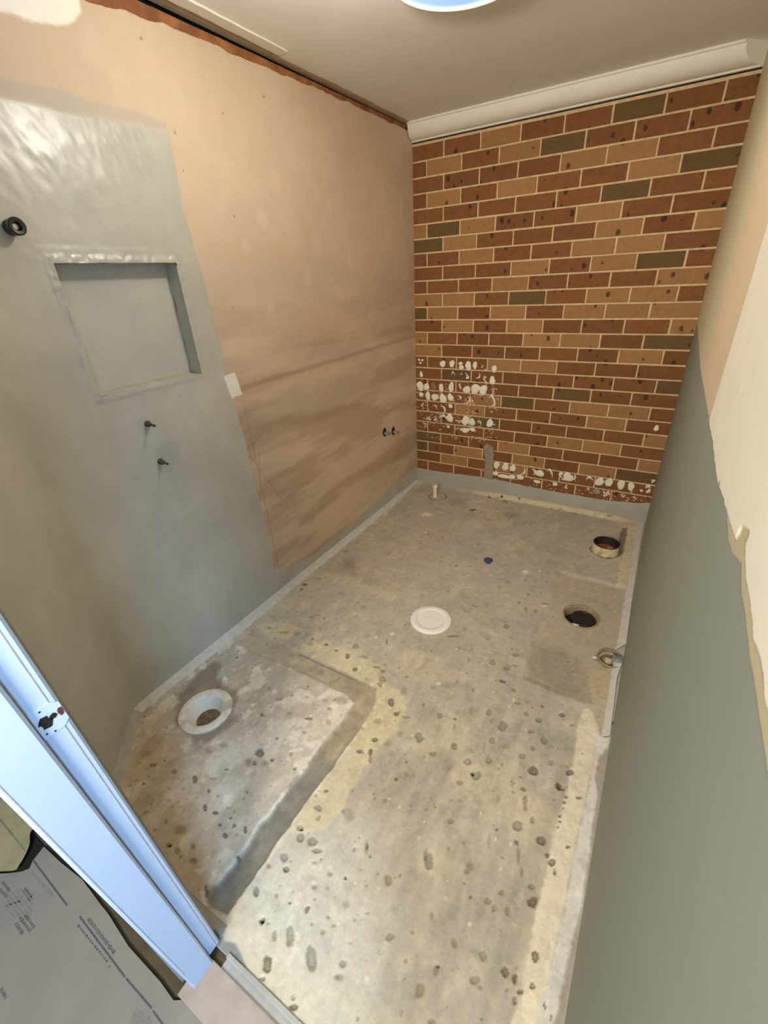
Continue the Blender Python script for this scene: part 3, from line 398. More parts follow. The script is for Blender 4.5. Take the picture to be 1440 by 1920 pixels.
CREAM1 = [[0.403,-2.055],[0.487,-1.981],[0.642,-1.977],[0.708,-1.992],[0.761,-1.979],[0.814,-1.988],[0.842,-2.034],[0.919,-2.064],[0.975,-2.073],[1.031,-2.108],[1.038,-2.149],[1.049,-2.215],[1.036,-2.3],[1.028,-2.362],[1.021,-2.431],[1.028,-2.486],[1.029,-2.539],[1.041,-2.628],[1.019,-2.684],[0.922,-2.742],[0.907,-2.646],[0.912,-2.566],[0.916,-2.494],[0.915,-2.407],[0.918,-2.303],[0.912,-2.192],[0.876,-2.107],[0.632,-2.1],[0.426,-2.1]]
CREAM0 = [[0.088,-2.064],[0.188,-1.974],[0.345,-1.974],[0.321,-2.018],[0.325,-2.067],[0.202,-2.089]]
RECESS = [[1.39,-0.853],[1.74,-0.859],[1.747,-1.23],[1.747,-1.447],[1.713,-1.654],[1.705,-1.741],[1.56,-1.752],[1.431,-1.741],[1.389,-1.462],[1.412,-1.223]]
RECDARK = [[1.399,-1.498],[1.544,-1.481],[1.609,-1.576],[1.67,-1.677],[1.689,-1.735],[1.559,-1.746],[1.435,-1.732]]
SMOOTH = [[0.064,-1.538],[0.316,-1.49],[0.635,-1.498],[0.656,-1.161],[0.686,-0.405],[0.437,-0.112],[0.103,-0.028],[0.083,-0.877]]
SMLINE = [[0.06,-1.559],[0.118,-1.498],[0.374,-1.461],[0.584,-1.469],[0.66,-1.512],[0.632,-1.553],[0.361,-1.556],[0.111,-1.595]]
CSTRIP = [[1.674,-1.793],[1.672,-1.899],[1.678,-1.98],[1.684,-2.084],[1.681,-2.14],[1.678,-2.302],[1.677,-2.383],[1.678,-2.447],[1.675,-2.536],[1.684,-2.627],[1.684,-2.716],[1.677,-2.804],[1.731,-2.772],[1.733,-2.754],[1.733,-2.699],[1.739,-2.608],[1.744,-2.497],[1.741,-2.347],[1.742,-2.261],[1.747,-2.163],[1.748,-2.08],[1.747,-2.002],[1.735,-1.841],[1.712,-1.79],[1.695,-1.77]]
WSTRIP = [[1.754,-1.893],[1.735,-1.841],[1.747,-2.002],[1.748,-2.08],[1.747,-2.163],[1.742,-2.261],[1.741,-2.347],[1.744,-2.497],[1.739,-2.608],[1.733,-2.699],[1.731,-2.772],[1.769,-2.75],[1.771,-2.712],[1.77,-2.633],[1.782,-2.489],[1.783,-2.323],[1.777,-2.271],[1.778,-2.171],[1.777,-2.13],[1.758,-2.052],[1.758,-1.991],[1.784,-1.912],[1.782,-1.878]]
RSTRIP1 = [[[1.739,-0.04],[1.738,-0.382],[1.747,-0.833],[1.75,-1.141],[1.751,-1.382]],[[1.777,-0.022],[1.778,-0.397],[1.78,-0.726],[1.782,-1.002],[1.787,-1.332]]]
RSTRIP2 = [[[1.749,-1.469],[1.75,-1.617],[1.753,-1.767],[1.754,-1.893]],[[1.787,-1.448],[1.773,-1.562],[1.779,-1.73],[1.782,-1.878]]]
CBLOCK = [[1.691,-0.097],[1.694,-0.439],[1.699,-0.858],[1.747,-0.844],[1.741,-0.416],[1.74,-0.057]]
STAINP = [[1.685,-0.141],[1.66,-0.154],[1.652,-0.329],[1.65,-0.46],[1.679,-0.528],[1.693,-0.494]]
CRUMBLE = [[1.681,-1.537],[1.733,-1.509],[1.75,-1.617],[1.753,-1.767],[1.748,-1.904],[1.723,-1.853],[1.709,-1.717],[1.685,-1.668]]
BACKCREAM = [[0.098,-0.018],[0.261,-0.041],[0.487,-0.122],[0.504,-0.046],[0.611,-0.086],[0.674,0.055],[1.003,0.043],[1.248,0.026],[1.468,0.062],[1.613,0.039],[1.755,-0.025],[1.729,-0.12],[1.631,-0.127],[1.497,-0.149],[1.277,-0.122],[1.007,-0.128],[0.757,-0.125],[0.502,-0.159],[0.297,-0.12]]
BROWN = [[0.247,-2.935],[0.135,-2.834],[0.04,-2.734],[0.107,-2.652],[0.236,-2.697],[0.384,-2.794],[0.518,-2.873],[0.625,-2.928],[0.733,-2.962],[0.844,-2.984],[0.925,-2.995],[0.602,-2.994]]
WASTEDARK = [[0.095,-2.564],[0.078,-2.435],[0.079,-2.341],[0.134,-2.349],[0.195,-2.408],[0.332,-2.435],[0.429,-2.535],[0.436,-2.628],[0.379,-2.686],[0.29,-2.681],[0.218,-2.679]]
SMEAR = [[0.915,-3.034],[0.953,-3.036],[0.981,-3.026],[1.013,-3.033],[1.048,-3.045],[1.074,-3.057],[1.044,-3.065],[0.995,-3.058],[0.937,-3.054]]
WHITISH = [[1.012,-2.687],[1.047,-2.615],[1.167,-2.603],[1.258,-2.686],[1.336,-2.758],[1.386,-2.832],[1.441,-2.942],[1.24,-3.059],[0.987,-3.05],[0.911,-3.003],[0.916,-2.935],[0.914,-2.782]]
SHOWERW = [[0.458,-2.46],[0.567,-2.275],[0.633,-2.206],[0.796,-2.208],[0.828,-2.311],[0.835,-2.536],[0.829,-2.67],[0.823,-2.772],[0.83,-2.9],[0.811,-2.957],[0.648,-2.924],[0.465,-2.861],[0.417,-2.74],[0.474,-2.646]]
BOARD = [[0.194,-3.18],[0.244,-3.177],[0.345,-3.171],[0.454,-3.161],[0.566,-3.167],[0.608,-3.168],[0.729,-3.18],[0.872,-3.179],[0.931,-3.183],[0.962,-3.163],[1.041,-3.153],[1.096,-3.148]]
BOARDCUT = [[0.245,-3.176],[0.255,-3.204],[0.259,-3.216],[0.273,-3.23],[0.262,-3.245],[0.25,-3.255],[0.224,-3.273],[0.176,-3.303]]
FLAP = [[0.171,-3.178],[0.206,-3.195],[0.229,-3.217],[0.245,-3.241],[0.25,-3.255],[0.224,-3.273],[0.176,-3.303]]
PRINT = {"A":[[0.256,-3.213],[0.482,-3.219]],"A2":[[0.289,-3.231],[0.426,-3.229]],"B":[[0.541,-3.214],[0.78,-3.221]],"Bb":[[0.785,-3.221],[0.895,-3.22]],"Bc":[[0.901,-3.221],[0.975,-3.224]],"B2":[[0.557,-3.227],[0.713,-3.228]],"B2d":[[0.722,-3.23],[0.725,-3.231]],"B3":[[0.569,-3.204],[0.71,-3.208]],"C":[[0.239,-3.291],[0.289,-3.29]],"C2":[[0.253,-3.304],[0.297,-3.301]],"D":[[0.319,-3.266],[0.374,-3.268]],"D2":[[0.32,-3.259],[0.365,-3.261]],"E":[[0.395,-3.294],[0.451,-3.294]],"E2":[[0.389,-3.305],[0.453,-3.304]],"E3":[[0.392,-3.317],[0.439,-3.318]],"G":[[0.315,-3.317],[0.345,-3.284]],"H":[[0.514,-3.401],[0.546,-3.402]],"I":[[0.865,-3.252],[0.917,-3.242]]}
DABS = [[0.0385,1.0142,0.0258,0.0194,"m"],[0.2304,1.0026,0.0196,0.0243,"f"],[0.3062,1.0057,0.0191,0.024,"r"],[0.3743,1.0112,0.0146,0.0116,"f"],[0.3812,0.9822,0.0164,0.0186,"f"],[0.4362,0.9953,0.0219,0.0305,"f"],[0.4875,1.0027,0.0159,0.0234,"f"],[0.547,1.0001,0.0067,0.0181,"m"],[0.6338,0.9833,0.0152,0.0256,"f"],[0.5709,0.9725,0.0111,0.0078,"m"],[0.0469,0.9134,0.013,0.0216,"f"],[0.3171,0.9276,0.0121,0.0218,"c"],[0.3767,0.9389,0.013,0.0097,"c"],[0.4362,0.9231,0.0204,0.0242,"m"],[0.5112,0.9272,0.0193,0.0191,"c"],[0.5634,0.9088,0.0169,0.0264,"m"],[0.6255,0.9018,0.0177,0.0315,"r"],[0.0359,0.8234,0.0277,0.0349,"f"],[0.0918,0.8212,0.0208,0.0278,"f"],[0.2202,0.8212,0.0189,0.0284,"f"],[0.3041,0.8325,0.0196,0.0347,"r"],[0.4314,0.8216,0.0248,0.0276,"f"],[0.4987,0.8317,0.0318,0.0338,"f"],[0.5595,0.8278,0.0284,0.0335,"f"],[0.6276,0.8271,0.0156,0.0295,"c"],[0.1533,0.8282,0.0141,0.0315,"b"],[0.0451,0.7563,0.02,0.0166,"f"],[0.1046,0.7489,0.0197,0.0324,"f"],[0.1665,0.7449,0.027,0.0263,"f"],[0.2357,0.7387,0.0284,0.0319,"f"],[0.2997,0.7524,0.0235,0.0258,"f"],[0.3644,0.7546,0.0231,0.017,"c"],[0.4345,0.7432,0.0268,0.0282,"c"],[0.4826,0.7358,0.0118,0.014,"m"],[0.6298,0.7508,0.0281,0.0355,"c"],[0.0541,0.6609,0.0101,0.0303,"m"],[0.1668,0.6679,0.0143,0.0149,"c"],[0.235,0.6502,0.0243,0.0285,"c"],[0.3011,0.6857,0.0175,0.0146,"f"],[0.4984,0.6516,0.0148,0.0143,"m"],[0.3758,0.8372,0.0108,0.0277,"m"],[0.1106,0.5669,0.0214,0.0216,"m"],[0.1771,0.5676,0.0197,0.0214,"m"],[0.2359,0.5798,0.029,0.0272,"c"],[0.2968,0.5891,0.0241,0.0329,"f"],[0.373,0.5731,0.0279,0.0119,"m"],[0.4316,0.5823,0.0305,0.0323,"f"],[0.4856,0.5762,0.0193,0.0292,"f"],[0.5412,0.5734,0.0166,0.0186,"c"],[0.6262,0.5826,0.0219,0.0315,"r"],[0.2854,0.518,0.0116,0.011,"f"],[0.3718,0.5095,0.0313,0.0121,"m"],[0.4315,0.5043,0.0296,0.018,"f"],[0.4895,0.5172,0.0242,0.0131,"f"],[0.073,0.513,0.017,0.0126,"m"],[0.7027,0.2523,0.0198,0.0294,"f"],[0.7727,0.2497,0.0227,0.0309,"f"],[0.8316,0.2473,0.0207,0.0272,"f"],[0.9074,0.2427,0.0218,0.0337,"c"],[0.9828,0.2419,0.0213,0.0267,"c"],[1.037,0.2393,0.0269,0.0265,"f"],[1.1074,0.2465,0.0219,0.036,"c"],[1.1967,0.2421,0.0284,0.0291,"m"],[1.2399,0.2449,0.0308,0.0321,"f"],[1.2904,0.2424,0.0166,0.0287,"m"],[1.3851,0.2465,0.0201,0.0283,"c"],[1.4519,0.2475,0.0236,0.0311,"f"],[1.5112,0.2536,0.0218,0.0308,"r"],[1.5882,0.249,0.0225,0.0305,"f"],[1.6501,0.2482,0.0196,0.0272,"f"],[1.7393,0.2544,0.0332,0.0327,"m"],[1.7702,0.3138,0.0163,0.0175,"m"],[0.6993,0.1808,0.02,0.0177,"f"],[0.7725,0.1668,0.0456,0.0158,"f"],[0.833,0.174,0.0241,0.0156,"f"],[0.8938,0.1831,0.0236,0.0189,"f"],[1.0248,0.1686,0.0227,0.0136,"f"],[1.1569,0.1726,0.0175,0.0133,"f"],[1.2357,0.1689,0.0142,0.0164,"m"],[1.3841,0.1808,0.0135,0.0128,"m"],[1.4441,0.1694,0.0199,0.0223,"g"],[1.5134,0.1619,0.0234,0.0221,"m"],[1.7151,0.6688,0.0112,0.0199,"f"],[0.6331,0.9828,0.0152,0.0216,"f"],[1.6153,0.1712,0.0201,0.0124,"m"],[1.6927,0.1711,0.0171,0.0123,"m"]]
SMEARB = [[0.579,0.412],[0.665,0.424],[0.686,0.303],[0.688,0.144],[0.608,0.139],[0.609,0.283]]

# ================================================================== FLOOR
def build_floor():
    xs = np.linspace(-0.02, 1.806, 458)
    ys = np.concatenate([np.linspace(-3.056, -1.6, 360), np.linspace(-1.6, 0.02, 300)[1:]])
    X, Y = np.meshgrid(xs, ys)
    n_lo = fbm(X, Y, 2.3, 3); n_md = fbm(X, Y, 9, 11); n_hi = fbm(X, Y, 38, 23, 5); n_fine = fbm(X, Y, 110, 31, 3)
    wob = lambda a, f, s: (fbm(X, Y, f, s) - 0.5) * a
    Z = (n_lo - 0.9) * 0.003 + (n_hi - 0.5) * 0.0016
    R = np.full(X.shape, 0.78)
    col = np.ones(X.shape + (3,)) * lin(187, 178, 160)
    col *= (0.84 + 0.32 * n_lo)[..., None] * (0.90 + 0.20 * n_md)[..., None]
    # greyer and creamier clouds
    col = mixc(col, lin(172, 165, 150), 0.45 * sst(0.52, 0.70, fbm(X, Y, 5, 41)))
    col = mixc(col, lin(210, 196, 166), 0.40 * sst(0.55, 0.72, fbm(X, Y, 6.5, 47)))
    # drag marks running along the room near the door
    drag = fbm(X * 1.0, Y * 0.22, 34, 53, 3)
    col *= (1 + (drag - 0.5) * 0.42 * sst(-1.5, -2.2, Y))[..., None]
    # back left: smoother screed, and its pale edge
    d = poly_sd(X, Y, SMOOTH) + wob(0.05, 14, 61)
    k = sst(0.03, -0.03, d)
    col = mixc(col, lin(172, 162, 143), 0.75 * k * (0.75 + 0.5 * (n_md - 0.5)))
    d = poly_sd(X, Y, SMLINE) + wob(0.03, 20, 67)
    col = mixc(col, lin(196, 182, 154), 0.6 * sst(0.02, -0.02, d))
    # dark rubbed spots there
    for cx, cy, r in ((0.24, -1.42, 0.10), (0.42, -1.45, 0.09), (0.50, -0.25, 0.12), (0.95, -0.28, 0.1)):
        q = np.hypot(X - cx, Y - cy) + wob(0.1, 9, 71)
        col = mixc(col, lin(128, 118, 100), 0.4 * sst(r, 0, q))
    # whitish cement from trench to door, part of it daylight painted in
    d = poly_sd(X, Y, WHITISH) + wob(0.16, 7, 73) + wob(0.05, 40, 74)
    col = mixc(col, lin(206, 200, 186), 0.8 * sst(0.10, -0.10, d))
    # shower square: pale, mottled, colour lifted for the daylight there
    d = poly_sd(X, Y, SHOWERW) + wob(0.2, 6, 79) + wob(0.08, 34, 80)
    col = mixc(col, lin(226, 214, 198), 0.88 * sst(0.08, -0.08, d))
    insq = (X < 0.83) & (Y < -2.2)
    pinky = sst(0.42, 0.62, fbm(X, Y, 11, 83)) * insq
    col = mixc(col, lin(184, 168, 148), 0.50 * pinky)
    white = sst(0.56, 0.66, fbm(X, Y, 17, 85, 5)) * insq
    col = mixc(col, lin(238, 229, 214), 0.55 * white)
    d = poly_sd(X, Y, BROWN) + wob(0.16, 8, 87) + wob(0.06, 30, 88)
    kb = sst(0.07, -0.07, d)
    col = mixc(col, lin(188, 166, 128), 0.65 * kb * (0.55 + 0.9 * n_md))
    col = mixc(col, lin(140, 117, 86), 0.34 * kb * sst(0.54, 0.66, fbm(X, Y, 13, 89)))
    d = poly_sd(X, Y, WASTEDARK) + wob(0.07, 12, 91) + wob(0.03, 44, 92)
    kw = sst(0.02, -0.02, d)
    col = mixc(col, lin(134, 122, 106), 0.85 * kw); Z -= 0.002 * kw
    # cream render left outside the trench
    for P in (CREAM1, CREAM0):
        d = poly_sd(X, Y, P) + wob(0.035, 16, 93) + wob(0.02, 60, 94)
        kc = sst(0.008, -0.008, d)
        col = mixc(col, lin(212, 198, 164), 0.9 * kc * (0.80 + 0.4 * (n_hi - 0.3))); Z += 0.0015 * kc
    d = poly_sd(X, Y, TRENCH_O + TRENCH_I) + wob(0.012, 30, 97)
    kt = sst(0.008, -0.008, d)
    t_low = sst(-2.35, -2.62, Y)
    tc = lin(164, 151, 126) * (1 - t_low[..., None]) + lin(126, 122, 112) * t_low[..., None]
    tc = tc * ((0.84 + 0.32 * n_md) * (0.80 + 0.40 * n_hi))[..., None]
    up = sst(0.75, 0.3, X) * (Y > -2.23)
    tc = mixc(tc, lin(188, 178, 156), 0.75 * up * (0.6 + 0.8 * n_md))
    col = col * (1 - kt[..., None] * 0.93) + tc * kt[..., None] * 0.93
    Z -= kt * (0.004 + 0.010 * sst(-2.15, -2.5, Y))
    R = R * (1 - kt) + 0.8 * kt; Z -= kt * 0.004 * (n_hi - 0.5)
    # bright broken edges beside the low trench
    lip = sst(0.0, 0.004, d) * sst(0.020, 0.006, d) * sst(-2.2, -2.4, Y)
    col = mixc(col, lin(224, 218, 206), 0.75 * lip * sst(0.40, 0.58, fbm(X, Y, 22, 99))); Z += 0.003 * lip * n_md
    lipb = sst(0.0, 0.004, d) * sst(0.016, 0.006, d) * (X < 0.86) * sst(-2.3, -2.5, Y)
    col = mixc(col, lin(150, 120, 80), 0.6 * lipb * sst(0.54, 0.64, fbm(X, Y, 15, 101)))
    # saw cut along the upper trench arm
    cut = sst(0.006, 0.002, np.abs(Y + 2.112 - 0.0 * X)) * sst(0.42, 0.46, X) * sst(0.80, 0.74, X)
    col = mixc(col, lin(120, 110, 90), 0.6 * cut); Z -= 0.003 * cut
    # recess round the black pipe
    d = poly_sd(X, Y, RECESS) + wob(0.02, 8, 103)
    kr = sst(0.022, -0.018, d)
    col = mixc(col, lin(182, 169, 144), 0.7 * kr * (0.8 + 0.4 * n_md)); Z -= 0.009 * kr
    R = R * (1 - kr) + 0.5 * kr
    d2 = poly_sd(X, Y, RECDARK) + wob(0.06, 10, 107)
    col = mixc(col, lin(140, 133, 118), 0.6 * sst(0.05, -0.05, d2) * kr)
    # cream strip, crumbled mortar and pale block along the right wall
    d = poly_sd(X, Y, CRUMBLE) + wob(0.03, 25, 109)
    kq = sst(0.012, -0.012, d)
    col = mixc(col, lin(190, 172, 140), 0.8 * kq * (0.55 + 0.9 * n_hi)); Z += 0.004 * kq * n_hi
    for P, c in ((CSTRIP, lin(224, 213, 188)), (CBLOCK, lin(212, 196, 162))):
        d = poly_sd(X, Y, P) + wob(0.012, 22, 113) + wob(0.008, 90, 114)
        kc = sst(0.006, -0.006, d)
        col = mixc(col, c, 0.95 * kc * (0.9 + 0.2 * n_md)); Z += 0.0018 * kc
    d = poly_sd(X, Y, STAINP) + wob(0.01, 30, 117)
    col = mixc(col, lin(104, 84, 56), 0.75 * sst(0.012, -0.006, d))
    d = X - 1.735                                   # mauve-grey smear at the foot of the right wall
    col = mixc(col, lin(160, 148, 134), 0.75 * sst(0.0, 0.02, d + wob(0.012, 20, 119)) * sst(-1.85, -1.95, Y))
    d = poly_sd(X, Y, WSTRIP) + wob(0.010, 26, 121) + wob(0.006, 90, 122)
    kc = sst(0.005, -0.005, d)
    col = mixc(col, lin(218, 213, 203), 0.95 * kc * (0.88 + 0.24 * n_md)); Z += 0.003 * kc
    # cream render squeezed along the brick wall
    edge = -0.055 - 0.05 * (fbm(X, Y, 9, 127) - 0.3)
    kc = sst(edge - 0.01, edge + 0.012, Y + wob(0.03, 45, 128)) * sst(0.28, 0.5, X)
    col = mixc(col, lin(214, 198, 162), 0.85 * kc * sst(0.25, 0.5, fbm(X, Y, 20, 129) + 0.25 * sst(0.5, 0.7, X)))
    Z += kc * 0.020 * sst(-0.07, -0.012, Y) * sst(0.5, 0.75, X) * sst(1.72, 1.5, X)
    # left edge: flakes of sealant beside the bead
    kc = sst(0.13, 0.05, X) * sst(0.56, 0.64, fbm(X * 3, Y, 11, 131)) * sst(-1.6, -1.2, Y)
    col = mixc(col, lin(206, 194, 168), 0.7 * kc)
    # grey smear at the sill, cream at the sill edge
    ks = sst(0.16, 0.02, np.abs(Y + 3.03)) * sst(0.95, 1.02, X) * sst(0.35, 0.6, n_md + 0.2)
    col = mixc(col, lin(214, 202, 170), 0.55 * ks)
    d = poly_sd(X, Y, SMEAR)
    col = mixc(col, lin(132, 134, 134), 0.95 * sst(0.004, -0.004, d))
    col *= ((0.95 + 0.10 * n_fine) * (0.91 + 0.18 * n_hi))[..., None]
    blot = sst(0.60, 0.70, fbm(X, Y, 21, 143, 5))
    col = mixc(col, col * 0.82, 0.6 * blot)
    pale = sst(0.62, 0.72, fbm(X + 3, Y * 0.6, 27, 147, 5))
    col = mixc(col, np.minimum(col * 1.18, 1), 0.65 * pale)
    # chips and hollows
    extra = []
    for _ in range(420):                            # pinholes and crumbs of old adhesive, thicker towards the door
        cx, cy = rng.uniform(0.06, 1.68), -3.0 * rng.uniform(0, 1) ** 0.55
        rr = 0.0022 + 0.0045 * rng.uniform() ** 2
        extra.append((cx, cy, rr, 0, 0, -rr * rng.uniform(0.7, 1.3), 'p' if rng.uniform() < 0.75 else 'd'))
    for cx, cy, ax, ay, bx, by, kd in list(PITS) + extra:
        det = ax * by - ay * bx
        rr = 1.7 * max(math.hypot(ax, ay), math.hypot(bx, by)) + 0.012
        i0, i1 = np.searchsorted(xs, [cx - rr, cx + rr]); j0, j1 = np.searchsorted(ys, [cy - rr, cy + rr])
        if i1 - i0 < 2 or j1 - j0 < 2: continue
        sx, sy = X[j0:j1, i0:i1] - cx, Y[j0:j1, i0:i1] - cy
        u = (sx * by - sy * bx) / det; v = (-sx * ay + sy * ax) / det
        r = np.hypot(u, v) + (fbm(X[j0:j1, i0:i1], Y[j0:j1, i0:i1], 55, 139, 3) - 0.5) * 0.9
        soft, dep, c, op = {'d': (0.22, 0.0055, lin(98, 84, 62), 0.90), 'k': (0.2, 0.012, lin(40, 38, 40), 0.95), 'p': (0.3, 0.0035, lin(132, 117, 90), 0.72),
                            's': (0.6, 0.0012, lin(138, 124, 98), 0.50), 'b': (0.6, 0.0020, lin(134, 106, 74), 0.60), 'g': (0.25, 0.0055, lin(126, 122, 112), 0.80),
                            'l': (0.6, 0.0, lin(206, 192, 164), 0.5)}[kd]
        m = sst(1.0 + soft * 0.4, 1.0 - soft, r)
        depth = dep * min(1.0, math.hypot(ax, ay) / 0.012 + 0.3)
        Z[j0:j1, i0:i1] -= depth * m * (0.75 + 0.5 * n_hi[j0:j1, i0:i1])
        t = op * m
        if kd in 'dpg':                             # darker rim, paler aggregate in the bottom
            t = t * (0.72 + 0.28 * sst(0.25, 0.75, r))
        col[j0:j1, i0:i1] = mixc(col[j0:j1, i0:i1], c, t)
    for cx, cy, ax, ay, bx, by in SPECKS:
        det = ax * by - ay * bx
        rr = 1.6 * max(math.hypot(ax, ay), math.hypot(bx, by)) + 0.006
        i0, i1 = np.searchsorted(xs, [cx - rr, cx + rr]); j0, j1 = np.searchsorted(ys, [cy - rr, cy + rr])
        sx, sy = X[j0:j1, i0:i1] - cx, Y[j0:j1, i0:i1] - cy
        u = (sx * by - sy * bx) / det; v = (-sx * ay + sy * ax) / det
        m = sst(1.3, 0.5, np.hypot(u, v) + (n_fine[j0:j1, i0:i1] - 0.5) * 1.2)
        col[j0:j1, i0:i1] = mixc(col[j0:j1, i0:i1], lin(228, 218, 192), 0.8 * m); Z[j0:j1, i0:i1] += 0.0012 * m
    # bevelled cut ring of the standpipe, holes for waste and pipe
    r = np.hypot(X - 0.305, Y + 0.232)
    col = mixc(col, lin(96, 84, 66), 0.8 * sst(0.007, 0.003, np.abs(r - 0.070)))
    Z -= 0.004 * sst(0.007, 0.003, np.abs(r - 0.070))
    cxm = 0.25 * (X[:-1, :-1] + X[1:, :-1] + X[:-1, 1:] + X[1:, 1:]); cym = 0.25 * (Y[:-1, :-1] + Y[1:, :-1] + Y[:-1, 1:] + Y[1:, 1:])
    keep = (np.hypot(cxm - WASTE[0], cym - WASTE[1]) > 0.075) & (np.hypot(cxm - PIPE[0], cym - PIPE[1]) > 0.082) & (np.hypot(cxm - 1.735, cym + 1.455) > 0.040)
    return struct(grid('floor', X, Y, Z, M['floor'], np.clip(col, 0, 1), R, keep))

WASTE = (0.292, -2.560)
PIPE = (1.568, -1.203)
floor = build_floor()

# ================================================================== LEFT WALL with niche
NY0, NY1, NZ0, NZ1, ND = -2.408, -1.972, 1.281, 1.690, 0.062

def build_left():
    ys = np.unique(np.concatenate([np.linspace(-2.668, NY0, 46), np.linspace(NY0, NY1, 76), np.linspace(NY1, -1.70, 60), np.linspace(-1.70, 0, 200)]).round(5))
    zs = np.unique(np.concatenate([np.linspace(0, 0.2, 36), np.linspace(0.2, NZ0, 160), np.linspace(NZ0, NZ1, 70), np.linspace(NZ1, 2.43, 110)]).round(5))
    Yg, Zg = np.meshgrid(ys, zs)
    Yo = Yg.copy()
    wob = lambda a, f, s: (fbm(Yg, Zg, f, s) - 0.5) * a
    # board: bare pink-orange fibre cement with glue ghosts
    col = np.ones(Yg.shape + (3,)) * lin(206, 182, 154)
    lo, md = fbm(Yg, Zg, 1.6, 201), fbm(Yg, Zg, 5, 203)
    col *= (0.84 + 0.32 * lo)[..., None]
    col = mixc(col, lin(214, 190, 162), 0.5 * sst(0.5, 0.68, md))
    band = fbm(Yg * 0.16 + 0.05 * Zg, Zg, 8, 207)
    col = mixc(col, lin(164, 132, 104), 0.50 * sst(0.46, 0.64, band) * sst(1.75, 0.95, Zg))
    col = mixc(col, lin(222, 196, 166), 0.45 * sst(0.52, 0.68, fbm(Yg * 0.25, Zg, 10, 208)) * sst(1.6, 0.9, Zg))
    col *= (1 - 0.16 * sst(0.45, 0.62, fbm(Yg * 0.25, Zg, 4, 206)) * sst(1.9, 1.3, Zg))[..., None]
    for yy, zz, r in ((-1.35, 2.02, 0.07), (-1.46, 1.86, 0.05), (-0.95, 1.95, 0.05), (-1.6, 1.75, 0.05), (-0.8, 1.7, 0.06), (-1.2, 1.62, 0.07), (-1.5, 1.5, 0.05)):
        q = np.hypot((Yg - yy) * 1.3, Zg - zz) + wob(0.05, 16, 209)
        col = mixc(col, lin(224, 198, 168), 0.45 * sst(r, r * 0.2, q))
    joint = np.abs(Zg - 1.187 - 0.012 * (Yg + 0.9) + wob(0.012, 6, 211))
    col = mixc(col, lin(150, 116, 84), 0.45 * sst(0.020, 0.004, joint))
    j2 = np.abs(Zg - 1.125 + wob(0.012, 6, 212))
    col = mixc(col, lin(222, 188, 156), 0.25 * sst(0.03, 0.006, j2))
    for yy, zz, r in ((-1.842, 1.99, .004), (-1.60, 2.20, .005), (-1.63, 1.86, .004), (-1.73, 1.52, .004), (-1.68, 1.64, .003), (-1.02, 2.05, .004), (-1.9, 2.33, .006), (-1.35, 2.3, .005), (-1.845, 2.10, .006), (-1.76, 1.08, .004)):
        q = np.hypot(Yg - yy, Zg - zz)
        col = mixc(col, lin(86, 68, 52), 0.8 * sst(r * 1.1, r * 0.3, q))
    # pencil scribbles by the membrane
    for (y0, z0, y1, z1) in ((-1.81, 0.86, -1.64, 0.53), (-1.74, 0.86, -1.79, 0.60), (-1.70, 0.93, -1.83, 0.88), (-1.775, 1.10, -1.765, 0.42), (-1.765, 0.42, -1.755, 0.15)):
        t = np.clip(((Yg - y0) * (y1 - y0) + (Zg - z0) * (z1 - z0)) / ((y1 - y0) ** 2 + (z1 - z0) ** 2), 0, 1)
        q = np.hypot(Yg - y0 - t * (y1 - y0), Zg - z0 - t * (z1 - z0))
        col = mixc(col, lin(130, 96, 76), 0.30 * sst(0.005, 0.002, q))
    R = np.full(Yg.shape, 0.75)
    X = np.zeros(Yg.shape) - 0.0008 * (lo - 0.5)
    # waterproof membrane: shower panel and skirting band
    me_y = np.interp(Zg, [0.0, 0.128, 0.564, 0.924, 1.21, 1.479, 1.639, 1.854, 2.015, 2.2], [-1.785, -1.789, -1.796, -1.815, -1.837, -1.851, -1.859, -1.882, -1.878, -1.875])
    top = np.interp(Yg, [-2.71, -2.39, -2.15, -1.88], [2.075, 2.082, 2.085, 2.098])
    d1 = np.maximum(Yg - me_y, Zg - top) + wob(0.012, 14, 221) + wob(0.006, 60, 222)
    low = np.interp(Yg, [-1.80, -1.447, -1.089, -0.574, 0.0], [0.128, 0.055, 0.066, 0.112, 0.126])
    d2 = Zg - low + wob(0.022, 12, 225)
    d = np.minimum(d1, d2)
    k = sst(0.006, -0.006, d)
    thin = sst(0.006, -0.006, np.maximum(Yg - me_y, Zg - 2.128 + wob(0.02, 9, 226))) * (1 - k)
    col = mixc(col, lin(176, 170, 158), 0.55 * thin)
    gcol = np.ones(Yg.shape + (3,)) * lin(186, 182, 167)
    gcol *= (0.83 + 0.34 * fbm(Yg, Zg, 2.6, 231))[..., None] * (0.92 + 0.16 * fbm(Yg * 2.2, Zg * 0.5, 7, 233))[..., None] * (0.93 + 0.14 * fbm(Yg, Zg, 8, 234))[..., None]
    col = col * (1 - k[..., None]) + gcol * k[..., None]
    pt = sst(0.045, 0.02, np.hypot((Yg + 2.285) * 1.0, Zg - 1.14)) + sst(0.07, 0.03, np.hypot(Yg + 2.225, (Zg - 0.99) * 0.8))
    col = mixc(col, lin(166, 166, 160), 0.5 * np.clip(pt, 0, 1))
    R = R * (1 - k) + (0.24 + 0.22 * fbm(Yg, Zg, 9, 235)) * k
    X += 0.0018 * k
    # brushed ridges near the top and around the niche
    br = fbm(Yg * 1.0 + Zg * 0.4, Zg * 0.55, 34, 241, 3)
    ring = np.maximum(np.maximum(NY0 - Yg, Yg - NY1), np.maximum(NZ0 - Zg, Zg - NZ1))
    dab = fbm(Yg + 0.5 * Zg, 0.45 * Zg, 38, 244, 4)
